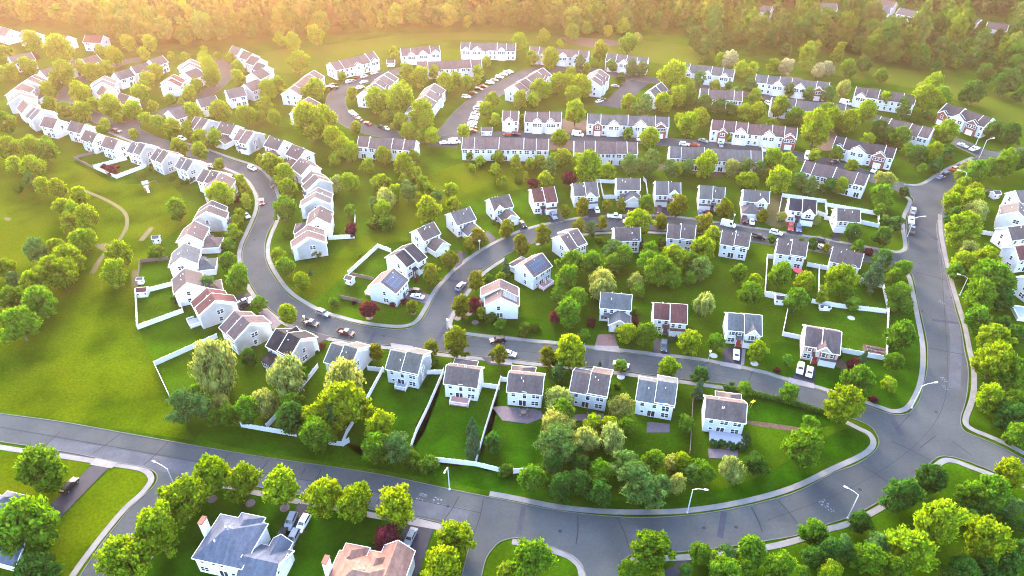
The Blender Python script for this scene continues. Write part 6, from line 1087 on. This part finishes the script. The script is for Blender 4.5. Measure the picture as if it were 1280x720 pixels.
LANDMARKS = [(233, 350, 'the pale grey house by the shed'), (265, 385, 'the red-brown roofed house'), (305, 412, 'the purple-brown roofed house by the meadow'), (360, 440, 'the charcoal roofed house'), (432, 455, 'the grey-green roof behind the drooping tree'), (506, 465, 'the house with the small white deck'), (577, 480, 'the red deck house'), (656, 492, 'the mauve patio house'), (738, 492, 'the house with the orange-lit door'), (822, 510, 'the purple patio house'), (907, 530, 'the grey terrace house'),
  (770, 395, 'the red brick drive'), (838, 405, 'the plum roofed house'), (928, 420, 'the black-shuttered gable house'), (1025, 440, 'the tan house'), (626, 380, 'the big solar roof'), (667, 342, 'the red deck with the closed parasol'), (715, 312, 'the angled house at the bend'), (784, 303, 'the house facing the square lawn'), (852, 305, 'the stepped brown roof'), (920, 315, 'the low red deck'), (990, 325, 'the red parasol patio'), (1060, 335, 'the last inner street house'),
  (483, 365, 'the solar corner house'), (505, 330, 'the dark roofed house by the triangle lawn'), (535, 300, 'the brown winged house'), (578, 278, 'the pinkish sided house'), (627, 262, 'the double garage wing'), (680, 255, 'the brick-red split roof'), (732, 250, 'the grey split roof'), (785, 248, 'the wide gabled garage'), (835, 252, 'the white gable above the inner street'), (890, 257, 'the grey-green roof by the van'), (945, 262, 'the hipped garage wing'), (1003, 275, 'the navy roofed house'), (1060, 285, 'the fenced plot by the avenue'),
  (228, 322, 'the blue-grey roof on the meadow edge'), (240, 300, 'the pink roofed meadow house'), (262, 275, 'the tall white meadow house'), (270, 235, 'the broad white gable'), (235, 212, 'the grey meadow row roof'), (203, 203, 'the row house by the purple bush fence'), (170, 193, 'the house inside the purple bush fence'), (138, 184, 'the dark meadow fence'), (95, 165, 'the far meadow row'), (40, 150, 'the end of the meadow row'), (20, 118, 'the turn of the meadow row'),
  (388, 305, 'the pinkish house on the curve corner'), (397, 275, 'the terrace with the red tree'), (397, 250, 'the grey roof inside the curve'), (392, 220, 'the hidden house inside the curve'), (373, 195, 'the purple-brown wing inside the curve'), (335, 180, 'the middle house inside the curve'), (290, 165, 'the far houses inside the curve'), (255, 155, 'the striped roof by the T-junction'), (290, 118, 'the grey house below the crescent'), (225, 145, 'the white gable at the T-junction'), (160, 95, 'the crescent island houses'), (235, 92, 'the stacked crescent gables'), (315, 75, 'the stack by the far field'), (85, 85, 'the outer crescent roofs'),
  (525, 66, 'the pinkish far terrace'), (610, 60, 'the grey far terrace'), (560, 85, 'the screened terrace'), (700, 66, 'the brown far terrace'), (785, 78, 'the court end terrace'), (877, 90, 'the olive field terrace'), (900, 118, 'the terrace among dark trees'), (990, 106, 'the blossom terrace'), (1010, 135, 'the half hidden grey terrace'), (1107, 122, 'the purple-brown field terrace'), (1205, 148, 'the orange brick gables'), (1130, 165, 'the junction terrace'), (640, 148, 'the short townhouse pair'), (690, 150, 'the terrace of three'), (630, 188, 'the longest terrace'), (785, 155, 'the brick ended terrace'), (757, 190, 'the conifer screened terrace'), (895, 197, 'the long grey terrace'), (943, 168, 'the maroon terrace'), (1080, 190, 'the slate-grey terrace'), (1045, 222, 'the purple-brown terrace above the plots'),
  (430, 100, 'the looping lane'), (490, 105, 'the island terrace'), (535, 120, 'the parking lane'), (775, 118, 'the walled court'), (300, 690, 'the big slate-blue roof'), (440, 700, 'the terracotta roof'), (20, 640, 'the house on the long drive'), (665, 690, 'the traffic island lawn'), (830, 700, 'the narrow dark path'), (1180, 640, 'the outer avenue bend'), (1030, 660, 'the bend street lamp'), (720, 600, 'the avenue thicket'), (1245, 560, 'the east street corner'), (1215, 470, 'the eastern pavement'), (1210, 330, 'the eastern garden fences'), (1230, 225, 'the small eastern shed'), (1170, 210, 'the row of kerbside cars'), (1125, 270, 'the avenue pickups'), (1125, 400, 'the raised bed garden'), (1130, 345, 'the inner street mouth'),
  (60, 330, 'the meadow tree line'), (90, 240, 'the upper meadow tree line'), (50, 430, 'the lower meadow clump'), (470, 240, 'the grove on the green'), (520, 235, 'the upper grove'), (440, 560, 'the meadow end fence'), (300, 520, 'the pale drooping giant'), (215, 640, 'the side street corner'), (370, 600, 'the avenue row of trees'), (760, 340, 'the inner woodlot'), (660, 350, 'the inner woodlot edge'), (1180, 110, 'the mown field'), (1050, 85, 'the pale blossoms by the wood'), (870, 50, 'the olive field'), (60, 50, 'the red roofed house by the wood'), (330, 50, 'the far field corner'), (560, 175, 'the lane mouth')]
TREES = []
for (ox, oy), s in TL.items():
    for it in s.split():
        X, Y, W, t = it.split(','); px, py, w = ox + float(X) / 4, oy + float(Y) / 4, float(W) / 4
        kind, nm, cat, col, adj = TT[t]; zc = KINDS_[kind][0]
        if px < 330 and py < 170: w *= 0.84
        if 640 < px < 1150 and 60 < py < 235: w *= 1.1 if w < 22 else 0.92
        if 650 < px < 880 and 540 < py < 620: w *= 1.12
        r = w / 2 / SC(px, py, 5)
        for _ in range(3): r = w / 2 / SC(px, py, zc * r)
        p = G(px, py, zc * r); TREES.append(dict(px=px, py=py, w=w, t=t, r=r, pos=Vector((p.x, p.y, 0)), kind=kind, name=nm, cat=cat, col=col, adj=adj))
TREES.sort(key=lambda d: -d['w'])
nt_ = 0; far_trees = []; single = []
for d in TREES:
    decid = d['t'] in 'ymdpc'
    if decid and nt_ >= 300: far_trees.append(d); continue
    if decid: nt_ += 1
    single.append(d)
def relation(d, lm):
    dx, dy = d['px'] - lm[0], d['py'] - lm[1]
    if abs(dx) > abs(dy) * 1.6: return 'beside'
    return 'behind' if dy < 0 else 'in front of'
groups = {}
for d in single:
    lm = min(LANDMARKS, key=lambda l: (l[0] - d['px']) ** 2 + ((l[1] - d['py']) * 1.4) ** 2); d['lm'] = lm
    m = d['r'] * 2; d['size'] = ('small' if m < 5 else 'medium' if m < 8 else 'large') if d['cat'] == 'tree' else ('small' if m < 2.6 else 'broad')
    noun = 'shrub' if d['cat'] == 'shrub' else 'tree'
    base = '%s %s %s %s %s' % (d['size'], d['adj'], noun, relation(d, lm), lm[2]); groups.setdefault(base, []).append(d)
for base, ds in groups.items():
    if len(ds) == 1: ds[0]['label'] = base; continue
    ds.sort(key=lambda d: (d['px'] - d['lm'][0]) ** 2 + (d['py'] - d['lm'][1]) ** 2)
    for i, d in enumerate(ds): d['label'] = base + ', %s out from it' % ORD[i]
GN = {'maple_tree': 'yellow-green trees of the estate', 'leafy_tree': 'green trees of the estate', 'street_tree': 'clipped street trees', 'columnar_tree': 'slender upright trees', 'willow_tree': 'pale drooping trees', 'spruce_tree': 'dark conifers', 'pine_tree': 'feathery pines', 'plum_tree': 'purple-leaved trees', 'garden_shrub': 'garden shrubs', 'blossom_tree': 'blossoming trees by the far field'}
rt = random.Random(5)
def vary(c, r, a=0.16):
    k = 1 + r.uniform(-a, a); h = r.uniform(-a, a) * .6
    return (c[0] * k * (1 + h), c[1] * k, c[2] * k * (1 - h), 1)
for d in single:
    root = empty(d['name'], d['pos'], rt.uniform(0, 6.28)); r = d['r']; tag(root, d['label'], d['cat'], GN[d['name']])
    sz = r * rt.uniform(.92, 1.1); root.scale = (r * rt.uniform(.86, 1.02), r * rt.uniform(.86, 1.02), sz * (1.08 if d['t'] in 'ymd' else .98))
    cr = link('crown', crown_mesh(d['kind'], rt.randrange(6)), root); cr.color = vary(d['col'], rt)
    if d['kind'] != 'bush' and d['w'] > 9: link('trunk', trunk_mesh(d['kind']), root)
    elif d['kind'] == 'bush': link('stem', trunk_mesh('bush'), root)
# the smaller far trees and the wood behind: too many to count, one mass
LOWT = {}
def lowtree(kind, i, fine):
    if (kind, i, fine) not in LOWT: LOWT[kind, i, fine] = crown_arrays(kind, 900 + i, clumps=44 if fine else 44, leaves=34 if fine else 26, low=True)
    return LOWT[kind, i, fine]
def mass(name, items, label, cat, fine=False):
    """items: (pos, r, height factor, kind, colour); the colour is kept per face corner so that one mesh holds many trees"""
    V = []; F3 = []; F4 = []; C = []; nv = 0
    for pos, r, hf, kind, col in items:
        v, a, b = lowtree(kind, rt.randrange(4), fine); an = rt.uniform(0, 6.28); ca, sa = math.cos(an), math.sin(an)
        q = np.empty_like(v); q[:, 0] = (v[:, 0] * ca - v[:, 1] * sa) * r + pos[0]; q[:, 1] = (v[:, 0] * sa + v[:, 1] * ca) * r + pos[1]; q[:, 2] = v[:, 2] * r * hf
        V.append(q); F3.append(a + nv); F4.append(b + nv); nv += len(v); C.append(np.tile(np.array(col, dtype=np.float32), (len(v), 1)))
    me = np_mesh(name, np.concatenate(V), np.concatenate(F3), np.concatenate(F4), M['mass_leaf'])
    at = me.color_attributes.new('leaf_colour', 'FLOAT_COLOR', 'POINT'); at.data.foreach_set('color', np.concatenate(C).ravel())
    o = link(name, me); tag(o, label, cat, None, 'stuff'); return o
ml = M['leaf'].copy(); ml.name = 'mass_leaves'; nt = ml.node_tree; oi = [n for n in nt.nodes if n.type == 'OBJECT_INFO'][0]; an = nt.nodes.new('ShaderNodeAttribute'); an.attribute_name = 'leaf_colour'
for l in list(oi.outputs['Color'].links): nt.links.new(an.outputs['Color'], l.to_socket)
for n in nt.nodes:
    if n.type == 'MAP_RANGE' and abs(n.inputs['To Max'].default_value - 1.5) < .01: n.inputs['To Min'].default_value = 0.78; n.inputs['To Max'].default_value = 1.25
M['mass_leaf'] = ml
mass('far_trees', [(d['pos'], d['r'], 1.05, d['kind'], vary(d['col'], rt)) for d in far_trees], 'many small trees scattered among the far houses and terraces', 'trees', True)
EDGE = [(-60, 30), (0, 31), (40, 33), (62, 37), (110, 40), (140, 62), (200, 62), (270, 60), (300, 54), (340, 54), (380, 50), (420, 46), (480, 42), (580, 40), (640, 40), (700, 45), (790, 48), (830, 42), (880, 48), (940, 62), (1000, 74), (1060, 72), (1100, 82), (1140, 88), (1200, 92), (1250, 99), (1290, 98), (1340, 100)]
def edge_y(x):
    for (x0, y0), (x1, y1) in zip(EDGE[:-1], EDGE[1:]):
        if x0 <= x <= x1: return y0 + (y1 - y0) * (x - x0) / (x1 - x0)
    return 40
GAPS = [(1034, 5, 14), (1110, 4, 13), (1136, 13, 9), (1216, 23, 11), (955, 8, 12), (1102, 12, 12), (1248, 30, 11), (985, 12, 9), (1070, 16, 8), (1165, 20, 9), (905, 6, 9), (815, 1, 10), (470, -2, 14)]
wood = []
y = 395.0
while y < 700:
    hx = y * 0.80 + 30; x = -hx
    while x < hx:
        X, Y = x + rt.uniform(-3.6, 3.6), y + rt.uniform(-3.6, 3.6); x += 8.6
        # where this spot shows in the photo
        dx, dy, dz = X, Y, -HC; zc_ = dy * CT - dz * ST; px = 640 + FPX * dx / zc_; py = 360 - FPX * (dy * ST + dz * CT) / zc_
        if py > edge_y(px) - 3 or px < -80 or px > 1360: continue
        if any((px - g_[0]) ** 2 + ((py - g_[1]) * 1.6) ** 2 < (g_[2] * .8) ** 2 for g_ in GAPS): continue
        if any(abs(px - g_[0]) < g_[2] * .9 and -4 < py - g_[1] < 19 for g_ in GAPS): continue
        low_ = any(abs(px - g_[0]) < g_[2] * 1.4 and -6 < py - g_[1] < 46 for g_ in GAPS)
        near_edge = py > edge_y(px) - 12
        c = rt.choice([(0.051, 0.097, 0.005), (0.058, 0.106, 0.005), (0.035, 0.080, 0.005), (0.027, 0.067, 0.006), (0.066, 0.103, 0.012), (0.043, 0.072, 0.012)]) if px < 1000 else rt.choice([(0.039, 0.091, 0.005), (0.023, 0.072, 0.005), (0.019, 0.061, 0.005), (0.051, 0.097, 0.005), (0.046, 0.080, 0.013)])
        wood.append(((X, Y), rt.choice((3.2, 4.2, 5.0, 5.8, 6.8)) * rt.uniform(.9, 1.1) * (.46 if low_ else 1), rt.uniform(0.95, 1.7) * (.85 if near_edge else 1), rt.choice(['round', 'round', 'round', 'egg', 'pine']), vary(c, rt, .38)))
    y += 8.4
mass('woodland', wood, 'continuous wood of mixed trees behind the fields', 'wood')
# clipped hedge on the lower street
H0 = MB(); hp = smooth([G(p, q)[:2] for p, q in ((907, 486), (960, 497.5), (1000, 508), (1034, 518.5))], 8)
V = []; A3 = []; B4 = []; nv = 0
for i, p in enumerate(smooth(hp, 1)):
    v, a, b = crown_arrays('bush', 700 + i % 5, clumps=16, leaves=40); q = v * np.array([1.0, 1.0, 1.05]) * 1.05; q[:, 0] += p[0]; q[:, 1] += p[1]; V.append(q); A3.append(a + nv); B4.append(b + nv); nv += len(v)
hr = empty('hedge', (0, 0, 0)); tag(hr, 'long clipped hedge along the lower street kerb by the corner lawn', 'hedge')
ho = link('foliage', np_mesh('hedge_foliage', np.concatenate(V), np.concatenate(A3), np.concatenate(B4), M['leaf']), hr); ho.color = (.045, .095, .02, 1)
for px, py in ((892, 557), (903, 557.5), (914, 560), (926, 561), (932, 548), (932, 555)):
    o = empty('clipped_shrub', G(px, py), 0); tag(o, 'dark clipped shrub round the raised grey terrace', 'shrub', 'clipped shrubs round the grey terrace'); o.scale = (1.25,) * 3
    c = link('crown', crown_mesh('bush', 1), o); c.color = (.03, .08, .02, 1); link('stem', trunk_mesh('bush'), o)
print('trees', len(single), 'far', len(far_trees), 'wood', len(wood))
# ------------------------------------------------------------------ light, air, render
SUN_EL, SUN_AZ = math.radians(21), math.radians(-17)          # azimuth clockwise from straight ahead
w = bpy.data.worlds.new('World'); sc.world = w; w.use_nodes = True; nt = w.node_tree; nt.nodes.clear()
sky = nt.nodes.new('ShaderNodeTexSky'); sky.sky_type = 'NISHITA'; sky.sun_disc = False; sky.sun_elevation = SUN_EL; sky.sun_rotation = SUN_AZ; sky.dust_density = 2.0; sky.air_density = 1.0
bg = nt.nodes.new('ShaderNodeBackground'); bg.inputs['Strength'].default_value = 0.15; o_ = nt.nodes.new('ShaderNodeOutputWorld')
nt.links.new(sky.outputs[0], bg.inputs['Color']); nt.links.new(bg.outputs[0], o_.inputs['Surface'])
sd = bpy.data.lights.new('sun', 'SUN'); so = bpy.data.objects.new('sun', sd); COL.objects.link(so)
sd.energy = 0.62; sd.angle = math.radians(14); sd.color = (1.0, 0.79, 0.58)
sv = Vector((math.sin(SUN_AZ) * math.cos(SUN_EL), math.cos(SUN_AZ) * math.cos(SUN_EL), math.sin(SUN_EL)))
so.rotation_euler = sv.to_track_quat('Z', 'Y').to_euler(); so.location = (0, 0, 400)
hz = MB(); hz.box(-1650, 1650, -120, 2000, -1.0, 150.0)
m, nt, out = newmat('haze_air'); pv = nt.nodes.new('ShaderNodeVolumePrincipled'); pv.inputs['Color'].default_value = (1.0, 0.63, 0.46, 1); pv.inputs['Density'].default_value = 0.00015; pv.inputs['Anisotropy'].default_value = 0.86
nt.links.new(pv.outputs[0], out.inputs['Volume']); ho = hz.build('haze', m); ho['kind'] = 'stuff'
sc.view_settings.view_transform = 'Standard'; sc.view_settings.look = 'None'; sc.view_settings.exposure = 4.05; sc.view_settings.gamma = 1.0; sc.view_settings.use_curve_mapping = False
c = sc.cycles; c.pixel_filter_type = 'BLACKMAN_HARRIS'; c.filter_width = 1.0; c.denoising_prefilter = 'ACCURATE'; c.denoising_input_passes = 'RGB_ALBEDO_NORMAL'; c.use_denoising = True; c.max_bounces = 5; c.diffuse_bounces = 3; c.glossy_bounces = 2; c.transmission_bounces = 3; c.transparent_max_bounces = 4; c.volume_bounces = 1; c.use_adaptive_sampling = True; c.adaptive_threshold = 0.02
c.caustics_reflective = False; c.caustics_refractive = False; c.sample_clamp_indirect = 8.0
